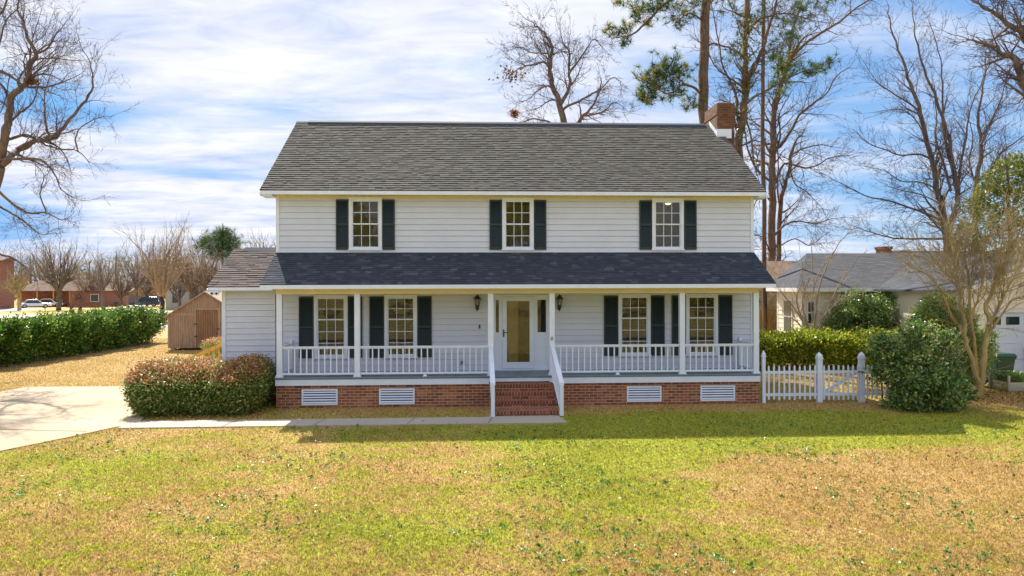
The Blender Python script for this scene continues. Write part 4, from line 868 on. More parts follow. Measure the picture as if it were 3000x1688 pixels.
# ------------------------------------------------------------------ neighbour's house on the right
nb = thing('house', (18, 12, 0), 'single storey cream siding house with grey roof and white garage door at right', 'house')
def lap_wall(par, x0, x1, y, z0, z1, op, mat_, ex=.2): a = MB(); lap(a, x0, x1, z0, z1, op, ex, y, .02); return a.build('wall', mat_, par)
ny = 10.2; nx0 = P(2349, 900, ny)[0]; nx1 = 27.0; nez = P(2500, 847, ny)[1]
nw = [px_rect(2362, 2388, 880, 952, ny)]
lap_wall(nb, nx0, nx1, ny, .2, nez, nw, M['vinyl_neighbour'])
a = MB(); a.box(nx0-.03, nx0+.06, ny-.05, ny+.03, .2, nez); a.box(nx0-.03, nx0+.06, ny+2.55, ny+2.65, .2, nez); a.build('corner_board', M['white_trim'], nb)
a = MB(); z = .2
while z < nez: a.add([(nx0-.02, ny+.03, z), (nx0-.02, ny+2.55, z), (nx0, ny+2.55, min(z+.2, nez)), (nx0, ny+.03, min(z+.2, nez))], [(3, 2, 1, 0)]); z += .2
a.build('wall', M['vinyl_neighbour'], nb)
a = MB(); a.box(nx0-.05, nx0-.022, ny+.9, ny+1.9, 1.15, 2.75); w_ = a.build('window', M['white_trim'], nb); a = MB(); a.box(nx0-.06, nx0-.051, ny+1.0, ny+1.8, 1.25, 1.9); a.box(nx0-.06, nx0-.051, ny+1.0, ny+1.8, 1.97, 2.65); a.build('pane', M['car_glass'], w_)
a = MB(); a.box(nx0, nx1, ny+.1, ny+2.6, -.1, nez-.05); a.build('wall', M['dark_shell'], nb)
for q in nw:
    a = MB(); cw = .07; a.box(q[0], q[0]+cw, ny-.05, ny+.02, q[2], q[3]); a.box(q[1]-cw, q[1], ny-.05, ny+.02, q[2], q[3]); a.box(q[0]+cw, q[1]-cw, ny-.05, ny+.02, q[3]-cw, q[3]); a.box(q[0]+cw, q[1]-cw, ny-.05, ny+.02, q[2], q[2]+cw); zm = (q[2]+q[3])/2; a.box(q[0]+cw, q[1]-cw, ny-.04, ny+.02, zm-.03, zm+.03)
    wq = a.build('window', M['white_trim'], nb); a = MB(); a.box(q[0]+cw, q[1]-cw, ny+.03, ny+.035, q[2]+cw, q[3]-cw); a.build('pane', M['car_glass'], wq)
# hip roof
e0 = (nx0-.4, ny-.45, nez+.05); rz = 5.0; ry = ny+4.5; rx0 = nx0+2.3
def lat(s): return (nx0-.4+(rx0-(nx0-.4))*s, nx1)
nroof = shingle_roof('roof', M['shingle_grey'], nb, nx0-.4, nx1, (ny-.45, nez+.06), (ry, rz), .16, 21, (.004, .012), (.3, .6), .05, lat)
a = MB(); zz = nez+.055; a.add([(nx0-.4, ny-.45, zz), (rx0, ry, rz), (nx0-.4, ny+3.0, zz), (nx0+4, ny+9.4, zz), (nx1, ny+9.4, zz), (nx1, ry, rz)], [(0, 1, 2), (2, 1, 3), (3, 1, 5, 4)]); a.build('roof', M['roof_grey'], nb)
a = MB(); a.box(nx0-.4, nx1, ny-.475, ny-.45, nez-.11, nez+.06); a.box(nx0-.425, nx0-.4, ny-.45, ny+3.0, nez-.11, nez+.06); a.build('fascia', M['white_trim'], nroof)
a = MB(); a.box(nx0-.39, nx1, ny-.449, ny-.01, nez-.06, nez-.03); a.build('soffit', M['white_trim'], nroof)
# garage wing, nearer
gy = P(2900, 1100, 4.0) and 4.3; gx0 = P(2822, 900, gy)[0]; gx1 = gx0+7.5; gez = P(2822, 848, gy)[1]; gpk = gez+1.3; gmx = (gx0+gx1)/2
gd = (P(2893, 950, gy)[0], P(2893, 950, gy)[0]+4.9, .03, P(2950, 916, gy)[1])
a = MB(); lap(a, gx0, gx1, .1, gez, [gd], .2, gy, .02)
z = gez
while z < gpk-.1: t = (z-gez)/(gpk-gez); lap(a, gx0+(gmx-gx0)*t, gx1-(gx1-gmx)*t, z, min(z+.2, gpk), [], .2, gy, .02); z += .2
a.build('wall', M['vinyl_neighbour'], nb)
a = MB(); a.box(gx0, gx0+.1, gy+.02, ny, .1, gez); a.build('wall', M['vinyl_neighbour'], nb)
a = MB(); a.box(gx0-.06, gx0+.08, gy-.05, gy+.02, .1, gez); a.build('corner_board', M['white_trim'], nb)
a = MB()
for s_, xe in ((-1, gx0-.35), (1, gx1+.35)): a.hexa([(gmx, gy-.3, gpk), (xe, gy-.3, gez-.1), (xe, ny+4, gez-.1), (gmx, ny+4, gpk)], [(gmx, gy-.3, gpk+.08), (xe, gy-.3, gez-.02), (xe, ny+4, gez-.02), (gmx, ny+4, gpk+.08)])
gr = a.build('roof', M['roof_grey'], nb)
a = MB()
for xe in (gx0-.35, gx1+.35): a.hexa([(gmx, gy-.33, gpk-.1), (xe, gy-.33, gez-.2), (xe, gy-.302, gez-.2), (gmx, gy-.302, gpk-.1)], [(gmx, gy-.33, gpk+.06), (xe, gy-.33, gez-.04), (xe, gy-.302, gez-.04), (gmx, gy-.302, gpk+.06)])
a.build('rake_board', M['white_trim'], gr)
a = MB(); pw = .53
for i in range(4): a.box(gd[0], gd[1], gy+.03, gy+.07, .05+i*(gd[3]-.05)/4, .05+(i+1)*(gd[3]-.05)/4-.012)
gdo = a.build('garage_door', M['garage_white'], nb)
a = MB(); a.box(gd[0]-.1, gd[0], gy-.04, gy+.05, .03, gd[3]+.1); a.box(gd[0], gd[1], gy-.04, gy+.05, gd[3], gd[3]+.1); a.build('door_frame', M['white_trim'], nb)
for x0, x1 in ((2900, 2934), (2949, 2988), (3003, 3040)):
    q = px_rect(x0, x1, 928, 952, gy); a = MB(); a.box(q[0], q[1], gy+.02, gy+.029, q[2], q[3]); a.build('pane', M['car_glass'], gdo)
# brick house behind
bh = thing('house', (17, 30, 0), 'red brick house with dark roof and chimney behind the cream house', 'house')
by = 20.0; q = px_rect(2216, 2300, 850, 985, by); a = MB(); bx0 = q[0]-5; a.box(bx0, q[1]+12, by, by+8, 0, 3.2); a.build('wall', M['brick_far'], bh)
q2 = px_rect(2222, 2241, 870, 910, by); a = MB(); a.box(q2[0]-.06, q2[1]+.06, by-.03, by-.003, q2[2]-.06, q2[3]+.06); w_ = a.build('window', M['white_trim'], bh); a = MB(); a.box(q2[0], q2[1], by-.036, by-.031, q2[2], q2[3]); a.build('pane', M['car_glass'], w_)
a = MB(); e0z = P(2260, 850, by)[1]; rz2 = P(2400, 767, by+4)[1]
a.hexa([(bx0-1, by-.5, e0z-.05), (q[1]+14, by-.5, e0z-.05), (q[1]+14, by+4, rz2-.05), (bx0-1, by+4, rz2-.05)], [(bx0-1, by-.5, e0z+.05), (q[1]+14, by-.5, e0z+.05), (q[1]+14, by+4, rz2+.05), (bx0-1, by+4, rz2+.05)])
rr = a.build('roof', M['roof_brown'], bh)
c0, c1 = A(2591, 730, 42), A(2613, 722, 42); a = MB(); a.box(c0[0], c1[0], c0[1], c0[1]+.9, 3, c1[2]); a.box(c0[0]-.05, c1[0]+.05, c0[1]-.05, c0[1]+.95, c1[2]-.15, c1[2]-.0); a.build('chimney', M['brick_far'], rr)
c0, c1 = A(2612, 735, 44), A(3100, 735, 44); a = MB(); a.hexa([(c0[0]-4, c0[1]-4.5, 3.1), (c1[0], c0[1]-4.5, 3.1), (c1[0], c0[1], c0[2]-.1), (c0[0], c0[1], c0[2]-.1)], [(c0[0]-4, c0[1]-4.5, 3.2), (c1[0], c0[1]-4.5, 3.2), (c1[0], c0[1], c0[2]), (c0[0], c0[1], c0[2])]); a.build('roof', M['roof_dark'], bh)
# board fence behind
wf = thing('wooden_fence', (P(2250, 950, 16)[0], 16, 0), 'golden brown board privacy fence behind the porch corner at right', 'fence'); q = px_rect(2180, 2296, 905, 1000, 16); a = MB(); x = q[0]
while x < q[1]: a.box(x, x+.13, 16, 16.02, 0, q[3]+.02*math.sin(x*9)); x += .14
a.build('board', M['fence_wood'], wf); a = MB(); a.box(q[0], q[1], 16.021, 16.06, .5, .6); a.box(q[0], q[1], 16.021, 16.06, 1.3, 1.4); a.build('rail', M['fence_wood'], wf)

# ------------------------------------------------------------------ background on the left: houses, cars, fence, mailbox
lh = thing('house', tuple(G(20, 905)), 'tall brick house wall cut off by the left edge of the photo', 'house')
c0 = G(66, 905); x1, y1 = float(c0[0]), float(c0[1])
x1 -= 2.6; y1 -= 1.0
a = MB(); a.box(x1-16, x1, y1, y1+3.2, 0, 7.6); a.build('wall', M['brick_far'], lh)
a = MB(); a.prism([(y1-.4, 7.55), (y1+1.6, 8.1), (y1+3.6, 7.55)], x1-16.5, x1+.3); a.build('roof', M['roof_brown'], lh)
for i in range(3): a = MB(); a.box(x1-6-i*4, x1-4.6-i*4, y1-.06, y1-.003, 4.6, 6.3); w_ = a.build('window', M['white_trim'], lh); a = MB(); a.box(x1-5.9-i*4, x1-4.7-i*4, y1-.07, y1-.061, 4.7, 6.2); a.build('pane', M['car_glass'], w_)
h2 = thing('house', tuple(G(205, 893)), 'low brick house with brown hip roof behind the parked white cars', 'house')
c0, c1 = A(72, 848, 128), A(302, 848, 124); x0, x1, y1 = float(c0[0]), float(c1[0]), float(c1[1]); ez2 = 2.75; xm = float(A(207, 848, 124)[0])
a = MB(); a.box(xm, x1, y1, y1+9, 0, ez2); a.box(x0, xm, y1+4, y1+9, 0, ez2); a.build('wall', M['brick_far'], h2)
a = MB(); zz = ez2; e = .6; a.add([(xm-e, y1-e, zz), (x1+e, y1-e, zz), (x1+e, y1+9+e, zz), (xm-e, y1+9+e, zz), (xm+3.0, y1+4, zz+2.3), (x1-3.4, y1+4, zz+2.3)], [(0, 1, 5, 4), (1, 2, 5), (2, 3, 4, 5), (3, 0, 4), (3, 2, 1, 0)])
a.add([(x0-e, y1+2.2, zz), (xm+3, y1+2.2, zz), (xm+3, y1+9.6, zz), (x0-e, y1+9.6, zz), (x0+2, y1+6, zz+1.9), (xm+3, y1+6, zz+1.9)], [(0, 1, 5, 4), (2, 3, 4, 5), (3, 0, 4), (3, 2, 1, 0)]); a.build('roof', M['roof_brown'], h2)
for i in range(4): a = MB(); xx = x0+.6+i*(xm-x0-1)/3.4; a.box(xx, xx+.2, y1+2.5, y1+2.7, 0, ez2); a.build('porch_post', M['lumber'], h2)
a = MB(); a.box(xm+3.4, xm+4.8, y1-.05, y1-.003, .9, 2.2); w_ = a.build('window', M['white_trim'], h2); a = MB(); a.box(xm+3.5, xm+4.7, y1-.06, y1-.051, 1.0, 2.1); a.build('pane', M['car_glass'], w_)
h3 = thing('house', tuple(A(560, 838, 110)*[1, 1, 0]), 'pale two storey house half hidden by bare trees behind the shed', 'house')
c0, c1 = A(488, 838, 110), A(640, 838, 110); a = MB(); a.box(c0[0], c1[0], c1[1], c1[1]+8, 0, 4.6); simple('far_siding', (.34, .32, .30)); a.build('wall', M['far_siding'], h3)
a = MB(); a.prism([(c1[1]-.5, 4.5), (c1[1]+4, 6.2), (c1[1]+8.5, 4.5)], c0[0]-.5, c1[0]+.5); a.build('roof', M['roof_dark'], h3)
for i in range(3):
    for z in (1.0, 3.1): xx = c0[0]+1+i*2.5; a = MB(); a.box(xx, xx+.9, c1[1]-.04, c1[1]-.003, z, z+1.3); a.build('window', M['car_glass'], h3)
gf = thing('board_fence', tuple(G(345, 893)), 'weathered grey board fence beyond the street', 'fence'); c0, c1 = G(288, 893), G(470, 893); a = MB(); n = 60
for i in range(n):
    p0 = c0+(c1-c0)*i/n; p1 = c0+(c1-c0)*(i+.93)/n; a.hexa([(p0[0], p0[1], 0), (p1[0], p1[1], 0), (p1[0], p1[1]+.05, 0), (p0[0], p0[1]+.05, 0)], [(p0[0], p0[1], 1.75), (p1[0], p1[1], 1.75), (p1[0], p1[1]+.05, 1.75), (p0[0], p0[1]+.05, 1.75)])
a.build('board', M['fence_grey'], gf)
def car(loc, yaw, label, paint, suv=False, group=None):
    r = thing('parked_car', (0, 0, 0), label, 'car', group); L = 4.7; hw = .9; H0 = .95 if suv else .78; zt = 1.75 if suv else 1.43
    def sec(pts, w0, w1=None):
        w1 = w1 or w0; a = MB(); n = len(pts); a.add([(x, -(w0 if z < H0+.02 else w1), z) for x, z in pts]+[(x, (w0 if z < H0+.02 else w1), z) for x, z in pts], [tuple(range(n)), tuple(range(n, 2*n))[::-1]]+[(i, n+i, n+(i+1) % n, (i+1) % n) for i in range(n)]); return a
    body = sec([(-2.3, .32), (2.3, .3), (2.36, .55), (2.2, .72), (1.2, H0+.02), (-1.75 if not suv else -2.2, H0+.06), (-2.28, H0), (-2.36, .6)], hw); body.build('body', paint, r, bevel=.09)
    cab = [(1.15, H0), (.35, zt-.03), (-.2, zt), (-1.0 if not suv else -1.9, zt-.03), (-1.75 if not suv else -2.2, H0+.03)]
    sec(cab, .8, .62).build('cabin', paint, r, bevel=.06)
    for s_ in (-1, 1):
        g = MB(); zz = zt-.12; yy = .635*s_; yb2 = .80*s_; g.add([(.85, yb2*1.012, H0+.06), (-1.45 if not suv else -2.0, yb2*1.012, H0+.08), (-.95 if not suv else -1.85, yy*1.04, zz), (.32, yy*1.04, zz)], [(0, 1, 2, 3)]); g.build('side_window', M['car_glass'], r)
    g = MB(); g.add([(1.17, -.7, H0+.05), (1.17, .7, H0+.05), (.42, .56, zt-.08), (.42, -.56, zt-.08)], [(0, 1, 2, 3)]); g.build('windscreen', M['car_glass'], r)
    xr_ = -1.77 if not suv else -2.22; xq = -1.06 if not suv else -1.93; g = MB(); g.add([(xr_, -.7, H0+.08), (xr_, .7, H0+.08), (xq, .56, zt-.08), (xq, -.56, zt-.08)], [(3, 2, 1, 0)]); g.build('rear_window', M['car_glass'], r)
    for x in (-1.42, 1.42):
        for s_ in (-1, 1):
            a = MB(); a.cyl((x, s_*.72, .33), .33, .33, s_*.2, 20, 'y'); wh = a.build('wheel', M['dark_rubber'], r); a = MB(); a.cyl((x, s_*.925, .33), .21, .2, s_*.006, 14, 'y'); a.build('rim', M['grey_metal'], wh)
    for s_ in (-1, 1): a = MB(); a.box(-2.38, -2.3, s_*.62-.2, s_*.62+.2, .66, .8); a.build('taillight', M['lamp_red'], r); a = MB(); a.box(2.2, 2.34, s_*.65-.17, s_*.65+.17, .56, .68); a.build('headlight', M['car_glass'], r)
    r.location = loc; r.rotation_euler = (0, 0, yaw); return r
car(tuple(G(101, 903)), R(38), 'nearer white sedan parked in front of the low brick house', M['car_white'])
car(tuple(A(146, 838, 126)*[1, 1, 0]), R(12), 'second white car parked just beyond the white sedan', M['car_white'])
car(tuple(G(424, 899)), R(200), 'dark sport utility car parked beyond the street by the grey fence', M['car_dark'], True)
tl = thing('trailer', tuple(G(300, 898)), 'low flat pale trailer parked on the grass across the street', 'trailer'); x, y = [float(v) for v in G(300, 898)[:2]]
a = MB(); a.box(x-1.2, x+1.2, y-.6, y+.6, .42, .52); a.bar((x+1.2, y, .45), (x+2.0, y, .4), .07); a.build('bed', M['white_trim'], tl)
for s_ in (-1, 1): a = MB(); a.cyl((x, y+s_*.66-.05, .25), .25, .25, .1, 14, 'y'); a.build('wheel', M['dark_rubber'], tl)
p = G(340, 912); mbx = thing('mailbox', tuple(p), 'dark mailbox on a post beside the far street', 'mailbox'); a = MB(); a.box(p[0]-.05, p[0]+.05, p[1]-.05, p[1]+.05, 0, 1.05); a.build('post', M['dark_pole'], mbx)
a = MB(); a.prism([(p[1]-.12, 1.05), (p[1]+.12, 1.05), (p[1]+.12, 1.2), (p[1]+.06, 1.28), (p[1]-.06, 1.28), (p[1]-.12, 1.2)], p[0]-.25, p[0]+.25); a.build('box', M['dark_pole'], mbx)

# ------------------------------------------------------------------ shrubs at right
def sb(px, py, D, rx, ry, rz_): q = A(px, py, D); return (float(q[0]), float(q[1]), max(float(q[2]), .1), rx, ry, rz_)
shrub('shrub', 'large dark glossy shrub in front of the picket fence end', 'shrub',
      [sb(2688, 1095, 19.9, .78, .72, .62), sb(2752, 1095, 20.1, .46, .55, .7), sb(2612, 1040, 20.2, .38, .4, .26), sb(2675, 1030, 20.2, .66, .6, .38), sb(2755, 1015, 20.4, .36, .4, .28), sb(2725, 1165, 19.8, .72, .65, .42), sb(2640, 1185, 19.8, .4, .4, .22), sb(2585, 1010, 20.2, .18, .25, .2), sb(2700, 975, 20.2, .3, .3, .2), sb(2800, 1150, 20.1, .28, .4, .3)], 2700, 18, .095, .09, 'leaf_camellia', 31, stems=18, floor=.12, shell=.3, tn=(.05, .7, .7))
shrub('shrub', 'dark shrub with sparse twiggy top behind the yellow green hedge', 'shrub',
      [sb(2630, 935, 32, .9, .8, .75), sb(2655, 900, 32, .4, .4, .5), sb(2460, 935, 32, .6, .5, .5), sb(2520, 950, 32, 1.17, 0.99, 0.88), sb(2580, 920, 32, 1.05, 0.88, 0.76), sb(2490, 900, 32, 0.58, 0.55, 0.47), sb(2620, 880, 32, 0.53, 0.50, 0.41), sb(2560, 990, 32, 1.52, 0.88, 1.05), sb(2540, 1040, 32, 1.52, 0.88, 0.82)], 3600, 14, .1, .10, 'leaf_camellia', 32, stems=12, shell=.24)
shrub('shrub', 'leafy green shrub left of the crape myrtle trunk against the garage', 'shrub',
      [sb(2740, 930, 23.5, .6, .6, .5), sb(2790, 990, 23.5, .75, .7, .7), sb(2700, 985, 23.5, .55, .6, .5), sb(2800, 1060, 23.4, .8, .7, .8), sb(2860, 1020, 23.9, .5, .5, .6), sb(2765, 900, 23.6, .3, .3, .4)], 3000, 15, .085, .08, 'leaf_camellia', 33, tn=(.3, .55, .4), stems=10, shell=.22)
# low ground cover at the foot
shrub('shrub', 'low leafy ground cover at the foot of the large shrub', 'shrub', [sb(2560, 1205, 19.6, 1.3, .35, .14), sb(2480, 1195, 20, .9, .3, .12)], 500, 10, .06, .05, 'leaf_hedge', 34, stems=0) if False else None

# ------------------------------------------------------------------ trees
rtree = random.Random(77)
def pxl(pts, D, dj=0.0, dd=0.0):
    "polyline of pixels at distance D, drifting dd metres in depth"
    n = len(pts); return [A(x, y, D+dd*i/max(1, n-1)+rtree.uniform(-dj, dj)) for i, (x, y) in enumerate(pts)]
def base_of(px, D): q = A(px, 838, D); return (float(q[0]), float(q[1]), 0.0)
# the big bare tree at the left edge
D = 29.0; T = Tree(101, wob=.17, trop=.02, maxlev=5, dens=1.3, seg=.30, rmin=.006, ang=(25, 60))
root = thing('tree', base_of(-70, D), 'large bare oak at the left edge reaching over the hedge', 'tree')
T.limb([A(-72, 1078, D), A(-60, 860, D), A(-40, 650, D), A(-2, 490, D)], .34, .22, 0, 1, end=False)
T.limb(pxl([(-4, 500), (8, 430), (24, 362), (34, 290), (58, 261), (76, 240), (90, 193), (104, 159), (82, 111), (70, 70), (52, 20)], D, .2, -.8), .17, .035, 15, 1.9)
T.limb(pxl([(-4, 495), (30, 460), (53, 440), (97, 415), (150, 408), (179, 386), (217, 333), (262, 280), (273, 232), (262, 178)], D, .3, 1.5), .14, .02, 17, 1.5)
T.limb(pxl([(104, 159), (140, 140), (165, 100), (190, 70)], D, .3, .5), .05, .012, 8, 1.1)
T.limb(pxl([(-60, 190), (0, 209), (30, 222), (60, 245)], D, .2), .07, .05, 4, 1.3, end=False)
T.limb(pxl([(76, 240), (104, 222), (135, 217), (165, 228), (190, 240)], D, .3, -1), .05, .012, 7, 1.0)
T.limb(pxl([(148, 408), (135, 370), (130, 320), (132, 270), (150, 215)], D, .3, -1), .055, .014, 8, 1.1)
T.limb(pxl([(-40, 425), (20, 410), (72, 396), (110, 410), (135, 425), (180, 437), (228, 443), (262, 475)], D, .3, 1), .07, .014, 13, 1.0)
T.limb(pxl([(228, 443), (222, 405), (240, 370), (290, 345), (330, 340)], D, .2, .5), .035, .01, 8, .9)
T.limb(pxl([(-30, 470), (50, 466), (112, 467), (145, 490), (165, 520), (180, 555), (215, 580)], D, .3, -1), .06, .012, 13, 1.1)
T.limb(pxl([(-60, 530), (0, 565), (50, 605), (87, 625), (135, 623), (180, 645), (210, 630)], D, .3, -.5), .07, .012, 12, 1.0)
T.limb(pxl([(-60, 570), (0, 605), (48, 633), (85, 660), (115, 684), (145, 686)], D, .3, .5), .06, .012, 10, 1.0)
T.limb(pxl([(-60, 720), (0, 745), (35, 755), (65, 775), (95, 805), (130, 815)], D, .3, .5), .05, .01, 8, .8)
T.limb(pxl([(135, 623), (118, 570), (130, 520), (120, 500)], D, .3, .5), .03, .01, 6, .9)
T.limb(pxl([(-60, 60), (0, 40), (20, 0), (30, -40)], D, .3, .5), .06, .02, 6, 1.4); T.limb(pxl([(-20, 200), (0, 120), (18, 60), (60, 20)], D, .3, .5), .05, .015, 7, 1.3)
T.limb(pxl([(24, 362), (60, 330), (95, 300), (112, 250), (110, 200)], D, .3, 1.0), .05, .012, 8, 1.1); T.limb(pxl([(-10, 240), (10, 255), (30, 300), (34, 330)], D, .2), .05, .05, 4, 1.2, end=False)
T.build(root, M['bark_grey'], M['twig_dark'])

# bare tree behind the ridge
D = 40.0; T = Tree(102, wob=.17, trop=.03, maxlev=5, dens=1.4, seg=.36, rmin=.008, ang=(25, 60))
root = thing('tree', base_of(1660, D), 'bare spreading tree rising behind the middle of the roof ridge', 'tree')
T.limb([A(1668, 1010, D), A(1664, 700, D), A(1653, 367, D)], .26, .19, 0, 1, end=False)
T.limb(pxl([(1653, 367), (1641, 307), (1627, 269), (1613, 215), (1611, 175), (1617, 140), (1600, 105), (1575, 78), (1552, 62)], D, .1, 1), .19, .02, 15, 1.5)
T.limb(pxl([(1611, 200), (1600, 185), (1589, 182), (1565, 188), (1540, 192), (1510, 180)], D, .1, -1), .08, .02, 9, 1.2)
T.limb(pxl([(1540, 192), (1515, 205), (1495, 222), (1480, 232)], D, .1, -1), .035, .012, 7, .8)
T.limb(pxl([(1614, 165), (1598, 156), (1554, 154), (1535, 140), (1510, 140)], D, .1, 1), .05, .014, 9, 1.2)
T.limb(pxl([(1641, 307), (1660, 275), (1670, 245), (1667, 196), (1668, 155), (1650, 125), (1640, 90)], D, .1, 1), .12, .016, 13, 1.4)
T.limb(pxl([(1668, 215), (1695, 178), (1722, 138), (1740, 115), (1765, 138)], D, .1, 1), .06, .014, 10, 1.1)
T.limb(pxl([(1647, 325), (1665, 310), (1697, 297), (1735, 275), (1762, 258), (1795, 228), (1820, 240)], D, .1, -1.5), .08, .014, 13, 1.1)
T.limb(pxl([(1627, 265), (1605, 252), (1580, 262), (1555, 285), (1530, 300)], D, .1, -1.5), .06, .014, 10, 1.1)
T.limb(pxl([(1640, 300), (1620, 292), (1600, 300), (1575, 318), (1550, 325)], D, .1, 1.5), .06, .014, 8, 1.0)
T.limb(pxl([(1690, 372), (1704, 342), (1725, 325), (1749, 286), (1760, 250), (1757, 220)], D, .1, 1.5), .11, .014, 10, 1.0)
T.limb(pxl([(1704, 342), (1740, 335), (1770, 325), (1800, 300), (1830, 318)], D, .1, .5), .06, .012, 9, 1.0)
T.limb(pxl([(1628, 372), (1610, 358), (1575, 350), (1545, 352), (1522, 372)], D, .1, .5), .06, .03, 9, 1.0); T.limb(pxl([(1700, 372), (1702, 345), (1700, 318)], D, .1), .08, .04, 2, .5)
T.limb([A(1668, 900, D), A(1680, 600, D), A(1690, 372, D)], .14, .11, 0, 1, end=False)
T.build(root, M['bark_grey'], M['twig_dark'])
q = A(1507, 333, 40); n_ = 260; rg_ = np.random.default_rng(3)
leaf_mesh('leaves', np.array([A(rg_.normal(1495, 22), rg_.normal(218, 14), 39) for _ in range(120)]), rg_.normal(0, 1, (120, 3)), .14, M['leaf_dry'], root, rg_.uniform(0, .5, 120), 1, .7)
a_ = q+rg_.normal(0, .11, (n_, 3)); nst_ = leaf_mesh('bird_nest', a_, rg_.normal(0, 1, (n_, 3)), .22, M['leaf_dry'], None, rg_.uniform(0, .7, n_), 1, .2); tag(nst_, 'brown leafy nest on a bare branch left of the tree behind the ridge', 'bird nest')
q = A(92, 238, 28.6); a_ = q+rg_.normal(0, .11, (n_, 3))*[1, 1, .5]; nst_ = leaf_mesh('bird_nest', a_, rg_.normal(0, 1, (n_, 3)), .22, M['leaf_dry'], None, rg_.uniform(0, .4, n_), 1, .15); tag(nst_, 'dark twig nest in the fork of the large bare oak at left', 'bird nest')

def pine_tuft(C, rg, n=26, L=.28):
    d = rg.normal(0, 1, (n, 3)); d[:, 2] += .35; d /= np.linalg.norm(d, axis=1, keepdims=True); Ln = L*rg.uniform(.6, 1.1, n)[:, None]
    s_ = np.cross(d, rg.normal(0, 1, (n, 3))); s_ /= np.linalg.norm(s_, axis=1, keepdims=True)+1e-9; w_ = .011
    return np.stack([C-s_*w_, C+s_*w_, C+d*Ln+s_*w_*.3, C+d*Ln-s_*w_*.3], 1).reshape(-1, 3)
def pine_crown(root, clouds, D, seed, L=.3, tn=(0, 1), n=26):
    "clouds: (px,py,rx_px,ry_px,count)"
    rg = np.random.default_rng(seed); V = []; t = []; tw = []
    for (cx, cy, rx, ry, cnt) in clouds:
        c = np.array(A(cx, cy, D)); sc_ = D/F
        for _ in range(cnt):
            v = rg.normal(0, .5, 3); p_ = c+_rt*v[0]*rx*sc_+_up*v[1]*ry*sc_+_fw*v[2]*rx*sc_; V.append(pine_tuft(p_, rg, n, L)); k_ = rg.uniform(*tn); t += list(np.clip(k_+rg.normal(0, .12, n), 0, 1)); tw.append((np.array([c+(p_-c)*.35-_up*.2, p_]), np.array([.014, .008])))
    V = np.concatenate(V); np_mesh('needles', V, np.arange(len(V)).reshape(-1, 4), M['needle'], root, attr=t)
    tv, tf = tubes(tw, 3); np_mesh('crown', tv, tf, M['twig_dark'], root)
D = 34.0; T = Tree(103, wob=.15, maxlev=3, dens=.7, seg=.5, rmin=.010)
root = thing('pine_tree', base_of(2064, D), 'tall pine with straight brown trunk behind the chimney', 'tree')
T.limb([A(2064, 1040, D), A(2064, 700, D), A(2064, 372, D), A(2065, 180, D), A(2068, 0, D), A(2068, -160, D)], .27, .20, 0, 1, end=False)
T.limb(pxl([(2055, -50), (2000, -18), (1959, 3), (1930, 25), (1907, 52), (1872, 87), (1844, 105), (1820, 108), (1795, 113)], D, .1, -1), .09, .02, 7, .8)
T.limb(pxl([(2060, 285), (2040, 262), (2015, 250), (1994, 251), (1975, 270), (1950, 274), (1930, 262), (1905, 250)], D, .1, -1), .07, .016, 8, .8)
T.limb(pxl([(2065, 140), (2090, 128), (2120, 136), (2140, 142), (2170, 165)], D, .1, 1), .06, .02, 6, .8); T.limb(pxl([(2068, 20), (2100, -10), (2140, -40)], D, .1, 1), .07, .02, 4, .8); T.limb(pxl([(2060, 60), (2020, 40), (1990, 60)], D, .1, -1), .05, .02, 5, .8)
T.build(root, M['bark_pine'], M['twig_dark'])
pine_crown(root, [(1800, 95, 34, 22, 16), (1845, 85, 40, 22, 16), (1835, 122, 22, 12, 5), (1825, 130, 10, 8, 4), (1880, 45, 40, 35, 26), (1920, 20, 60, 30, 30), (1860, 10, 40, 20, 16), (1985, 30, 60, 35, 26), (2000, 60, 40, 30, 12),
    (1960, 205, 50, 45, 60), (1915, 235, 50, 50, 75), (1890, 285, 35, 30, 38), (1970, 255, 45, 40, 30), (2010, 200, 40, 40, 16), (2030, 300, 30, 20, 10), (2010, 315, 16, 12, 6), (2040, 5, 60, 30, 25), (1810, 5, 14, 10, 8)], D, 5, .30)
# second pine, mixed with the viny trees
D = 37.0; T = Tree(104, wob=.15, maxlev=3, dens=.7, seg=.5, rmin=.010); root = thing('pine_tree', base_of(2240, D), 'second pine with dark needles among the vine covered trees', 'tree')
T.limb([A(2240, 1020, D), A(2238, 600, D), A(2234, 300, D), A(2238, 0, D), A(2240, -160, D)], .12, .08, 0, 1, end=False)
T.limb(pxl([(2236, 270), (2290, 240), (2350, 210), (2400, 200), (2430, 182)], D, .1, -1), .05, .014, 5, .7); T.build(root, M['bark_pine'], M['twig_dark'])
pine_crown(root, [(2400, 196, 46, 16, 26), (2370, 212, 30, 14, 12), (2430, 180, 16, 10, 7), (2290, 40, 90, 40, 38), (2200, 60, 60, 40, 22), (2150, 20, 60, 40, 22), (2330, 60, 50, 60, 22), (2310, 110, 50, 40, 22), (2260, 170, 40, 40, 22), (2310, 200, 50, 30, 18), (2300, 240, 40, 30, 18), (2160, 150, 40, 40, 20), (2380, 20, 60, 30, 20), (2180, 230, 40, 40, 12), (2450, 10, 40, 20, 8)], D, 6, .30, (0, .7))

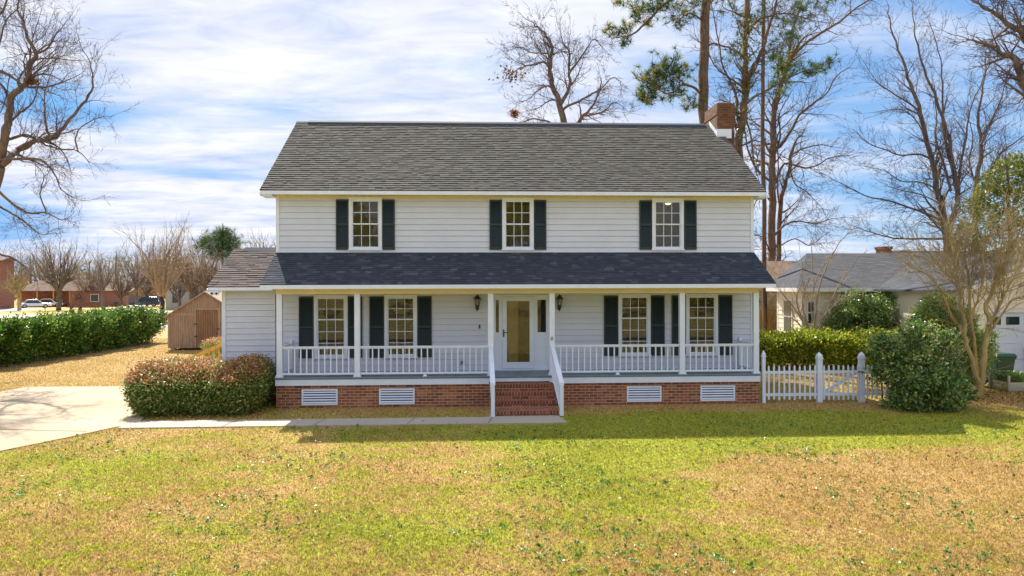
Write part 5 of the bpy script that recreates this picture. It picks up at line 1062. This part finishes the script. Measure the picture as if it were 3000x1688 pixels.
# viny trees right of the chimney
def vtree(seed, D, label, limbs, bx, mb_='bark_vine', ms='twig_dark', dens=1.5, maxlev=4, group=None, rmin=.008, seg=.36, wob=.2, vine=True, trop=.02, name='tree', sc=1.0):
    T = Tree(seed, wob=wob, trop=trop, maxlev=maxlev, dens=dens, seg=seg, rmin=rmin, ang=(25, 65)); root = thing(name, base_of(bx, D), label, 'tree', group)
    for pts, r0, r1, kids, kl in limbs: T.limb(pxl(pts, D, .12, T.rng.uniform(-1.2, 1.2)*(r0 < .12)), r0*sc, r1*sc, kids, kl*sc)
    T.build(root, M[mb_], M[ms]); return root, T
vt1, T1 = vtree(111, 50.0, 'tall bare tree with reddish trunk at the right roof corner', [
    ([(2258, 1070), (2260, 900), (2260, 740), (2260, 552), (2263, 441), (2266, 360), (2272, 303), (2290, 240), (2310, 190), (2322, 160)], .19, .07, 26, 1.3),
    ([(2322, 165), (2370, 120), (2420, 88), (2465, 60), (2500, 30), (2560, -10)], .07, .03, 14, 1.2),
    ([(2272, 440), (2300, 410), (2325, 370), (2340, 340), (2380, 305), (2420, 275), (2450, 225), (2490, 195)], .075, .016, 18, 1.1),
    ([(2255, 530), (2220, 500), (2195, 450), (2185, 400)], .06, .03, 8, .8),
    ([(2262, 560), (2290, 490), (2310, 480), (2360, 492), (2400, 482), (2430, 462), (2490, 455)], .06, .014, 15, 1.0),
    ([(2262, 700), (2300, 660), (2340, 648), (2390, 655), (2440, 640)], .05, .014, 14, 1.1),
    ([(2262, 480), (2285, 400), (2282, 340), (2300, 300)], .05, .02, 8, .9),
    ([(2310, 190), (2316, 120), (2330, 60), (2360, -20)], .06, .03, 12, 1.1),
    ([(2262, 600), (2240, 570), (2215, 590), (2205, 620)], .04, .014, 8, .8), ([(2262, 760), (2240, 700), (2215, 690)], .04, .014, 8, .8)], 2258, 'bark_vine', sc=1.6, seg=.56, rmin=.010)
vt2, T2 = vtree(112, 51.0, 'bare tree with forked slim stem just right of the reddish trunk', [
    ([(2285, 1060), (2284, 900), (2282, 740), (2288, 596), (2300, 540), (2313, 497), (2316, 455)], .12, .07, 14, 1.2),
    ([(2316, 458), (2345, 438), (2400, 425), (2440, 430)], .045, .014, 10, .9), ([(2313, 497), (2330, 540), (2360, 560), (2400, 600)], .03, .012, 10, .9), ([(2288, 620), (2278, 560), (2280, 480), (2276, 400)], .04, .02, 8, .9), ([(2285, 720), (2330, 700), (2370, 720), (2400, 700)], .03, .012, 10, .9)], 2285, sc=1.6, seg=.56, rmin=.010)
vt3, T3 = vtree(113, 30.0, 'vine wrapped tree directly behind the brick chimney', [
    ([(2168, 1085), (2166, 700), (2165, 430), (2176, 349), (2182, 280), (2186, 210), (2186, 87), (2190, -60)], .19, .10, 22, 1.3),
    ([(2166, 400), (2150, 350), (2160, 300), (2145, 250), (2120, 200), (2105, 120), (2090, 40)], .07, .02, 15, 1.0),
    ([(2186, 240), (2210, 190), (2232, 150), (2250, 90), (2267, 35), (2285, -30)], .09, .04, 14, 1.1),
    ([(2180, 330), (2200, 400), (2206, 460), (2216, 505)], .04, .02, 10, .8), ([(2184, 120), (2220, 60), (2300, 40), (2380, 60)], .05, .02, 12, 1.0), ([(2180, 260), (2140, 230), (2100, 200), (2070, 150), (2040, 110)], .04, .014, 14, .9), ([(2172, 380), (2130, 330), (2100, 320)], .03, .014, 8, .8)], 2168)
# clinging vine leaves + fine stems on those
def vines(root, pts, D, n, seed, mat_='leaf_magnolia', sz=.12, sp=.35, tn=(0, .8)):
    rg = np.random.default_rng(seed); pts = [np.array(A(x, y, D)) for x, y in pts]; C = []
    for _ in range(n): i = rg.integers(0, len(pts)-1); C.append(pts[i]+(pts[i+1]-pts[i])*rg.uniform(0, 1)+rg.normal(0, 1, 3)*sp*rg.uniform(.3, 1))
    leaf_mesh('vine_leaves', np.array(C), rg.normal(0, 1, (n, 3)), sz, M[mat_], root, rg.uniform(*tn, n), seed, .6)
vines(vt3, [(2168, 420), (2186, 210), (2186, 60)], 29.8, 900, 1, sp=.4, sz=.09); vines(vt1, [(2272, 280), (2290, 200), (2322, 140)], 49.8, 1300, 2, sp=.7, sz=.13)
def undergrowth(seed, D, label, px0, px1, pyt, ms, n=26, L=1.6, name='bare_shrub', group=None):
    T = Tree(seed, wob=.16, trop=.0, maxlev=3, dens=1.0, seg=.32, rmin=.006); root = thing(name, base_of((px0+px1)/2, D), label, 'bush', group); zt = float(A(0, pyt, D)[2])
    for _ in range(n):
        px = T.rng.uniform(px0, px1); b0 = np.array(A(px, 838, D+T.rng.uniform(-.6, .6))); b0[2] = 0; T.grow(tuple(b0), (T.rng.uniform(-.3, .3), T.rng.uniform(-.3, .3), 1), zt*T.rng.uniform(.7, 1.0)*.62, .03, 0)
    T.build(root, M[ms], M[ms], 'stem', 'crown'); return root
undergrowth(201, 39.6, 'tangled tan undergrowth beside the right end of the porch roof', 2235, 2300, 735, 'twig_gold', 26)

# large bare tree upper right
vtree(121, 42.0, 'large fan shaped bare tree behind the cream house', [
    ([(2790, 985), (2780, 760), (2765, 640), (2746, 552), (2724, 452), (2696, 331), (2669, 248), (2640, 170), (2610, 80), (2600, 10)], .28, .02, 30, 1.8),
    ([(2775, 700), (2790, 640), (2805, 575), (2790, 469), (2768, 364), (2735, 270), (2700, 180), (2680, 90), (2672, 20)], .2, .02, 26, 1.8),
    ([(2805, 590), (2795, 520), (2775, 440), (2762, 350), (2762, 250), (2750, 150), (2720, 60)], .13, .016, 22, 1.7),
    ([(2785, 560), (2765, 480), (2740, 400), (2745, 340), (2730, 240)], .1, .016, 14, 1.5),
    ([(2805, 575), (2815, 480), (2830, 400), (2840, 330), (2880, 230), (2900, 160)], .1, .014, 16, 1.5),
    ([(2724, 465), (2690, 452), (2640, 455), (2590, 438), (2545, 420), (2500, 380)], .08, .014, 18, 1.4),
    ([(2696, 331), (2660, 300), (2610, 270), (2570, 240), (2530, 180)], .07, .014, 16, 1.4),
    ([(2765, 650), (2720, 628), (2670, 610), (2610, 590), (2536, 574), (2480, 545), (2430, 520)], .1, .014, 22, 1.4),
    ([(2770, 700), (2700, 700), (2620, 698), (2550, 680), (2490, 660)], .09, .014, 20, 1.3),
    ([(2746, 555), (2700, 535), (2640, 530), (2590, 500), (2540, 490)], .06, .014, 16, 1.3), ([(2755, 600), (2700, 570), (2650, 560), (2600, 545)], .05, .014, 14, 1.2),
    ([(2735, 500), (2700, 380), (2660, 330), (2620, 320), (2560, 330)], .05, .014, 14, 1.3)], 2790, 'bark_grey', 'twig_dark', dens=1.35, maxlev=5, wob=.13, rmin=.007, trop=.05, seg=.42, sc=.85)
vtree(122, 38.0, 'smaller bare tree right of the fan shaped tree', [
    ([(2855, 1010), (2855, 700), (2862, 530), (2873, 425), (2866, 350), (2880, 250), (2900, 180)], .17, .02, 22, 1.5),
    ([(2862, 530), (2900, 500), (2930, 450), (2970, 420), (3020, 380)], .09, .016, 16, 1.4), ([(2873, 425), (2900, 360), (2930, 300), (2950, 220)], .07, .014, 16, 1.4), ([(2866, 560), (2840, 480), (2850, 400), (2835, 340)], .06, .014, 12, 1.3), ([(2870, 600), (2950, 540), (3010, 520)], .06, .014, 12, 1.3)], 2855, 'bark_grey', 'twig_dark', wob=.14, trop=.04)
vtree(123, 26.0, 'bare tree outside the right edge with limbs reaching into the sky', [
    ([(3120, 1110), (3110, 700), (3080, 450), (3030, 340), (3000, 240), (2975, 180), (2940, 155), (2880, 130), (2830, 112)], .28, .018, 20, 1.1),
    ([(3080, 450), (3060, 250), (3010, 120), (2960, 75), (2920, 45), (2870, 15), (2840, -5)], .16, .016, 22, 1.1), ([(3060, 250), (3060, 80), (3010, 10), (2950, -20)], .1, .02, 14, 1.2), ([(3010, 120), (2985, 60), (2960, 10)], .06, .014, 10, 1.0), ([(3040, 380), (3005, 290), (2985, 300), (2975, 305)], .05, .012, 5, .5), ([(2975, 180), (2955, 215), (2950, 250)], .03, .01, 8, .7)], 3120, 'bark_grey', 'twig_dark', wob=.15, rmin=.008, seg=.34)
# evergreen at right
mg = thing('evergreen_tree', base_of(2960, 30), 'olive leaved evergreen tree above the garage roof at right', 'tree')
bl_ = [sb(2950, 520, 31, 1.0, 1.0, .8), sb(2920, 590, 31, 1.1, 1.1, .8), sb(2980, 620, 31, 1.3, 1.2, 1.0), sb(2890, 660, 31, 1.2, 1.1, .8), sb(2970, 710, 31, 1.5, 1.3, 1.0), sb(3040, 560, 31, 1.2, 1.1, 1.2), sb(2990, 480, 31, .5, .5, .5), sb(2850, 700, 31, .9, .9, .5)]
p_, n2_, cv_ = blob_leaves(bl_, 1150, 13, .13, 44, .36); rg_ = np.random.default_rng(6); leaf_mesh('crown', p_, n2_, .17, M['leaf_magnolia'], mg, .1+.7*cv_*rg_.uniform(.3, 1.2, len(p_)), 44, .45)
T = Tree(45, maxlev=2, seg=.5, rmin=.012); T.limb([A(2965, 1070, 31), A(2960, 700, 31), A(2950, 500, 31)], .16, .04, 14, 1.2); T.build(mg, M['bark_grey'], M['twig_dark'])
# crape myrtle in front
D = 22.3; T = Tree(131, wob=.14, trop=.05, maxlev=4, dens=1.9, seg=.30, rmin=.0055, ang=(18, 48)); root = thing('crape_myrtle', tuple(G(2865, 1160)), 'golden multi stemmed crape myrtle in front of the garage', 'tree')
T.limb(pxl([(2868, 1165), (2866, 1120), (2858, 1100), (2847, 1057), (2830, 995), (2824, 938), (2812, 890), (2815, 850), (2800, 790), (2790, 720), (2780, 650)], D, .03, -.5), .085, .014, 16, 1.1, t0=.5)
T.limb(pxl([(2866, 1130), (2862, 1060), (2852, 989), (2843, 931), (2840, 859), (2836, 800), (2826, 752), (2832, 690), (2825, 610)], D, .03, .4), .06, .014, 16, 1.1, t0=.5)
T.limb(pxl([(2868, 1165), (2874, 1110), (2883, 1021), (2896, 953), (2890, 902), (2905, 860), (2915, 824), (2925, 770), (2930, 734), (2945, 660)], D, .03, .2), .11, .014, 18, 1.1, t0=.45)
T.limb(pxl([(2830, 990), (2815, 965), (2790, 930), (2770, 880), (2755, 850), (2735, 820), (2700, 795), (2660, 780)], D, .05, -.6), .045, .01, 15, .9)
T.limb(pxl([(2896, 953), (2920, 910), (2950, 850), (2975, 800), (2995, 760), (3020, 700)], D, .05, .5), .05, .012, 16, 1.0)
T.limb(pxl([(2893, 985), (2930, 930), (2965, 880), (3000, 870), (3040, 830)], D, .05, -.5), .035, .01, 12, .9)
T.limb(pxl([(2843, 931), (2855, 900), (2870, 860), (2885, 800), (2880, 740), (2890, 660)], D, .05, -.5), .04, .01, 14, 1.0)
T.limb(pxl([(2815, 860), (2790, 820), (2760, 790), (2720, 740), (2690, 730)], D, .05, .4), .03, .01, 14, .9); T.limb(pxl([(2840, 859), (2810, 780), (2790, 700), (2760, 640)], D, .05, .8), .03, .01, 14, .9); T.limb(pxl([(2905, 860), (2940, 780), (2980, 700), (3000, 620)], D, .05, -.8), .03, .01, 14, .9)
T.build(root, M['bark_myrtle'], M['twig_gold'])
# multi-stem bare shrub by the neighbour's wall
D = 31.5; T = Tree(132, wob=.12, trop=.05, maxlev=3, dens=1.5, seg=.36, rmin=.006, ang=(18, 45)); root = thing('bare_shrub', base_of(2385, D), 'vase shaped bare shrub beside the cream house windows', 'bush')
for pts in ([(2378, 1066), (2372, 989), (2345, 930), (2326, 900), (2300, 870), (2284, 850)], [(2380, 1066), (2366, 960), (2340, 910), (2335, 860), (2350, 822), (2348, 760)], [(2384, 1066), (2385, 970), (2390, 913), (2401, 841), (2415, 800), (2430, 762), (2460, 710), (2487, 680)], [(2386, 1066), (2388, 990), (2405, 940), (2430, 910), (2470, 870), (2505, 834)],
            [(2382, 1066), (2374, 980), (2352, 905), (2356, 850), (2380, 790), (2376, 700)], [(2386, 1066), (2395, 980), (2420, 930), (2450, 850), (2490, 790), (2510, 760)], [(2380, 1066), (2360, 980), (2330, 940), (2310, 925)], [(2384, 1066), (2382, 960), (2378, 880), (2400, 800), (2440, 740)]):
    T.limb(pxl(pts, D, .1, T.rng.uniform(-.8, .8)), .05, .012, 9, .8, t0=.35)
T.build(root, M['twig_tan'], M['twig_tan'], 'stem', 'crown')

# ------------------------------------------------------------------ background trees left
def simple_tree(seed, px, pyb, top, label, group, ms='twig_tan', mb_='bark_grey', spread=1.0, maxlev=4, name='tree', D=None, dens=1.3, fork=.28, tr=.25, nl=6, lean=.0):
    D = D or HC*F/(pyb-HY); b0 = np.array(A(px, 838, D)); b0[2] = 0; Ht = HC+(HY-top)*D/F
    T = Tree(seed, wob=.12, trop=.05, maxlev=maxlev, dens=dens, seg=Ht/15, rmin=.010, ang=(20, 50), ratio=.6); root = thing(name, tuple(b0), label, 'tree', group)
    f = b0+np.array([0, 0, Ht*fork]); T.limb([b0, (b0+f)/2+[.05, 0, 0], f], tr, tr*.8, 0, 1, end=False)
    for i in range(nl):
        a_ = 2*math.pi*i/nl+T.rng.uniform(-.4, .4); s_ = spread*T.rng.uniform(.35, .95); T.grow(tuple(f), (s_*math.cos(a_), s_*math.sin(a_), 1.0), Ht*(1-fork)*.52*T.rng.uniform(.8, 1.1), tr*.5, 1)
    T.grow(tuple(f), (0, 0, 1), Ht*(1-fork)*.55, tr*.6, 1)
    V, Fq = tubes(T.big[:1], 9); np_mesh('trunk', V, Fq, M[mb_], root, True); T.big = T.big[1:]
    V, Fq = tubes(T.big, 5); np_mesh('limbs', V, Fq, M['twig_tan' if mb_ == 'dark_pole' else mb_], root, True); V, Fq = tubes(T.small, 3); np_mesh('crown', V, Fq, M[ms], root); return root
g1 = 'bare trees across the street'
simple_tree(301, 172, 905, 655, 'bare vase shaped tree standing beside the white cars', g1, spread=1.1, nl=12, dens=1.5, tr=.36, fork=.2)
simple_tree(302, 475, 938, 585, 'large bare tree with dark lower trunk between hedge and shed', g1, spread=.95, nl=12, dens=1.6, tr=.24, fork=.2, mb_='dark_pole')
simple_tree(303, 300, 930, 700, 'bare tree with wide crown left of the dark trunked tree', g1, D=95, spread=1.2, nl=6)
simple_tree(304, 560, 880, 690, 'tan twiggy bare tree just behind the shed roof', g1, D=88, spread=1.3, nl=12, dens=1.7, ms='twig_tan')
simple_tree(305, 615, 880, 700, 'tan twiggy bare tree above the left wing roof edge', g1, D=85, spread=1.3, nl=12, dens=1.7)
simple_tree(306, 745, 880, 655, 'slender bare tree above the wing roof ridge', g1, D=75, spread=.6, nl=6, fork=.3)
simple_tree(307, 790, 880, 625, 'slender bare tree touching the upper left wall corner', g1, D=70, spread=.6, nl=6, fork=.3)
simple_tree(308, 55, 905, 760, 'small tree with tan leaves against the tall brick wall', g1, D=107, spread=.9, nl=7, ms='twig_gold', mb_='bark_myrtle', tr=.28)
simple_tree(309, 30, 880, 700, 'bare tree behind the tall brick house', g1, D=150, spread=1.0, nl=7)
simple_tree(310, 120, 880, 690, 'bare tree behind the low brick house', g1, D=150, spread=1.0, nl=7)
simple_tree(311, 400, 900, 690, 'bare tree behind the grey fence', g1, D=110, spread=.9, nl=8, ms='twig_tan')
simple_tree(312, 235, 900, 835, 'low reddish bare tree in front of the low brick house', g1, D=112, spread=1.3, nl=8, ms='twig_red')
simple_tree(313, 590, 880, 640, 'thin bare tree behind the green conifer', g1, D=120, spread=.4, nl=4)
for i, (px, tp, Dd, lb) in enumerate(((355, 735, 118, 'bare tree filling the gap left of the dark trunked tree'), (430, 700, 125, 'tall bare tree just behind the dark sport utility car'), (525, 700, 100, 'dense tan bare tree left of the shed peak'), (580, 720, 96, 'dense tan bare tree directly above the shed peak'), (640, 735, 92, 'low tan bare tree in front of the green pine'), (265, 740, 125, 'bare tree behind the middle of the low brick house'))):
    simple_tree(350+i, px, 880, tp, lb, g1, D=Dd, spread=1.15, nl=11, dens=1.7, fork=.16)
for i, (px, wd) in enumerate(((206, 1), (232, 1))):   # pollarded stumps
    b0 = G(px+4, 930); T = Tree(320+i, wob=.05, maxlev=1, dens=.3, seg=.5, rmin=.012); root = thing('pollarded_tree', tuple(b0), ['left pollarded stump with spiky shoots by the far street', 'right pollarded stump with spiky shoots by the far street'][i], 'tree', 'pollarded stumps by the far street')
    T.limb([b0, b0+[0, 0, .5], b0+[.05, 0, .95]], .3, .24, 0, 1, end=False)
    for _ in range(26): T.grow(tuple(b0+[0, 0, .95]), (T.rng.uniform(-1, 1), T.rng.uniform(-1, 1), T.rng.uniform(.5, 1.3)), T.rng.uniform(.8, 1.5), .025, 1)
    T.build(root, M['bark_grey'], M['twig_red'])
def conifer(seed, px, D, clouds, label, L=.8, n=20, pyb=None):
    root = thing('pine_tree', base_of(px, D), label, 'tree'); T = Tree(seed, maxlev=2, dens=.5, seg=1.0, rmin=.03); T.limb([np.array(base_of(px, D)), A(px, clouds[0][1], D)], .28, .12, 5, 1.6); T.build(root, M['bark_pine'], M['twig_dark']); pine_crown(root, clouds, D, seed, L, (0, .6), n)
conifer(331, 652, 105, [(652, 682, 34, 16, 90), (636, 700, 50, 18, 120), (668, 708, 44, 18, 110), (650, 724, 60, 18, 110), (640, 745, 60, 20, 90), (606, 706, 24, 12, 34), (592, 722, 20, 14, 30), (684, 728, 16, 14, 24), (640, 728, 44, 12, 40), (620, 750, 50, 14, 30), (660, 755, 40, 14, 24)], 'rounded green pine above the shed and wing roof', .65, 26)
conifer(332, 340, 150, [(345, 760, 50, 20, 30), (380, 780, 60, 20, 40), (330, 800, 60, 30, 40)], 'distant dark pine behind the large bare tree', 1.2)
conifer(333, 90, 160, [(85, 770, 50, 20, 30), (60, 790, 40, 20, 30), (110, 800, 60, 25, 40)], 'distant dark pine behind the low brick house', 1.2)
conifer(334, 262, 165, [(262, 775, 40, 20, 30), (240, 800, 60, 25, 40), (290, 810, 60, 25, 40)], 'distant dark pine between the two largest far trees', 1.2)
# far wood: one mass of thin trunks and twigs
T = Tree(340, wob=.12, maxlev=2, dens=.7, seg=1.6, rmin=.035, ang=(20, 50))
for i in range(150):
    px = T.rng.uniform(-60, 860); Dd = T.rng.uniform(150, 230); b0 = np.array(A(px, 838, Dd)); b0[2] = 0; T.grow(tuple(b0), (T.rng.uniform(-.08, .08), 0, 1), T.rng.uniform(6, 10), .16, 0)
for i in range(150):
    px = T.rng.uniform(900, 3900); Dd = T.rng.uniform(90, 150); b0 = np.array(A(px, 838, Dd)); b0[2] = 0; T.grow(tuple(b0), (T.rng.uniform(-.08, .08), 0, 1), T.rng.uniform(3, 5), .12, 0)
V1_, F1_ = tubes(T.big+T.small, 3); o = np_mesh('far_woods', V1_, F1_, M['twig_tan']); tag(o, 'far off mass of thin bare trees along the horizon', 'woods', kind='stuff')
rg_ = np.random.default_rng(12); n_ = 40000; px_ = np.concatenate([rg_.uniform(-700, 900, 22000), rg_.uniform(900, 3900, 18000)]); Dd = rg_.uniform(170, 260, n_); hz_ = rg_.beta(1.2, 2.2, n_)*(5.5+2.5*np.sin(px_*.03)+1.5*np.sin(px_*.11))
C_ = np.array([A(a_, 838, b_) for a_, b_ in zip(px_, Dd)]); C_[:, 2] = .3+hz_
o = leaf_mesh('far_undergrowth', C_, rg_.normal(0, 1, (n_, 3)), 1.0, M['leaf_dry'], None, rg_.uniform(0, .5, n_), 12, .5); tag(o, 'brown undergrowth at the edge of the far woods', 'undergrowth', kind='stuff')

# ------------------------------------------------------------------ the woods across the road behind the photographer, which the window panes mirror
rg_ = np.random.default_rng(21); nc_ = 900; x_ = rg_.uniform(-75, 75, nc_); y_ = -62-rg_.uniform(0, 14, nc_); h_ = (9+4*np.sin(x_*.21)+3*np.sin(x_*.083+2))*rg_.uniform(.1, 1, nc_)**.6
C_ = np.repeat(np.stack([x_, y_, h_+.5], 1), 26, 0)+rg_.normal(0, .9, (nc_*26, 3)); o = leaf_mesh('opposite_woods', C_, rg_.normal(0, 1, C_.shape), .9, M['leaf_magnolia'], None, rg_.uniform(0, 1, len(C_)), 22, .6); tag(o, 'green woods across the front road mirrored in the window panes', 'woods', kind='stuff')
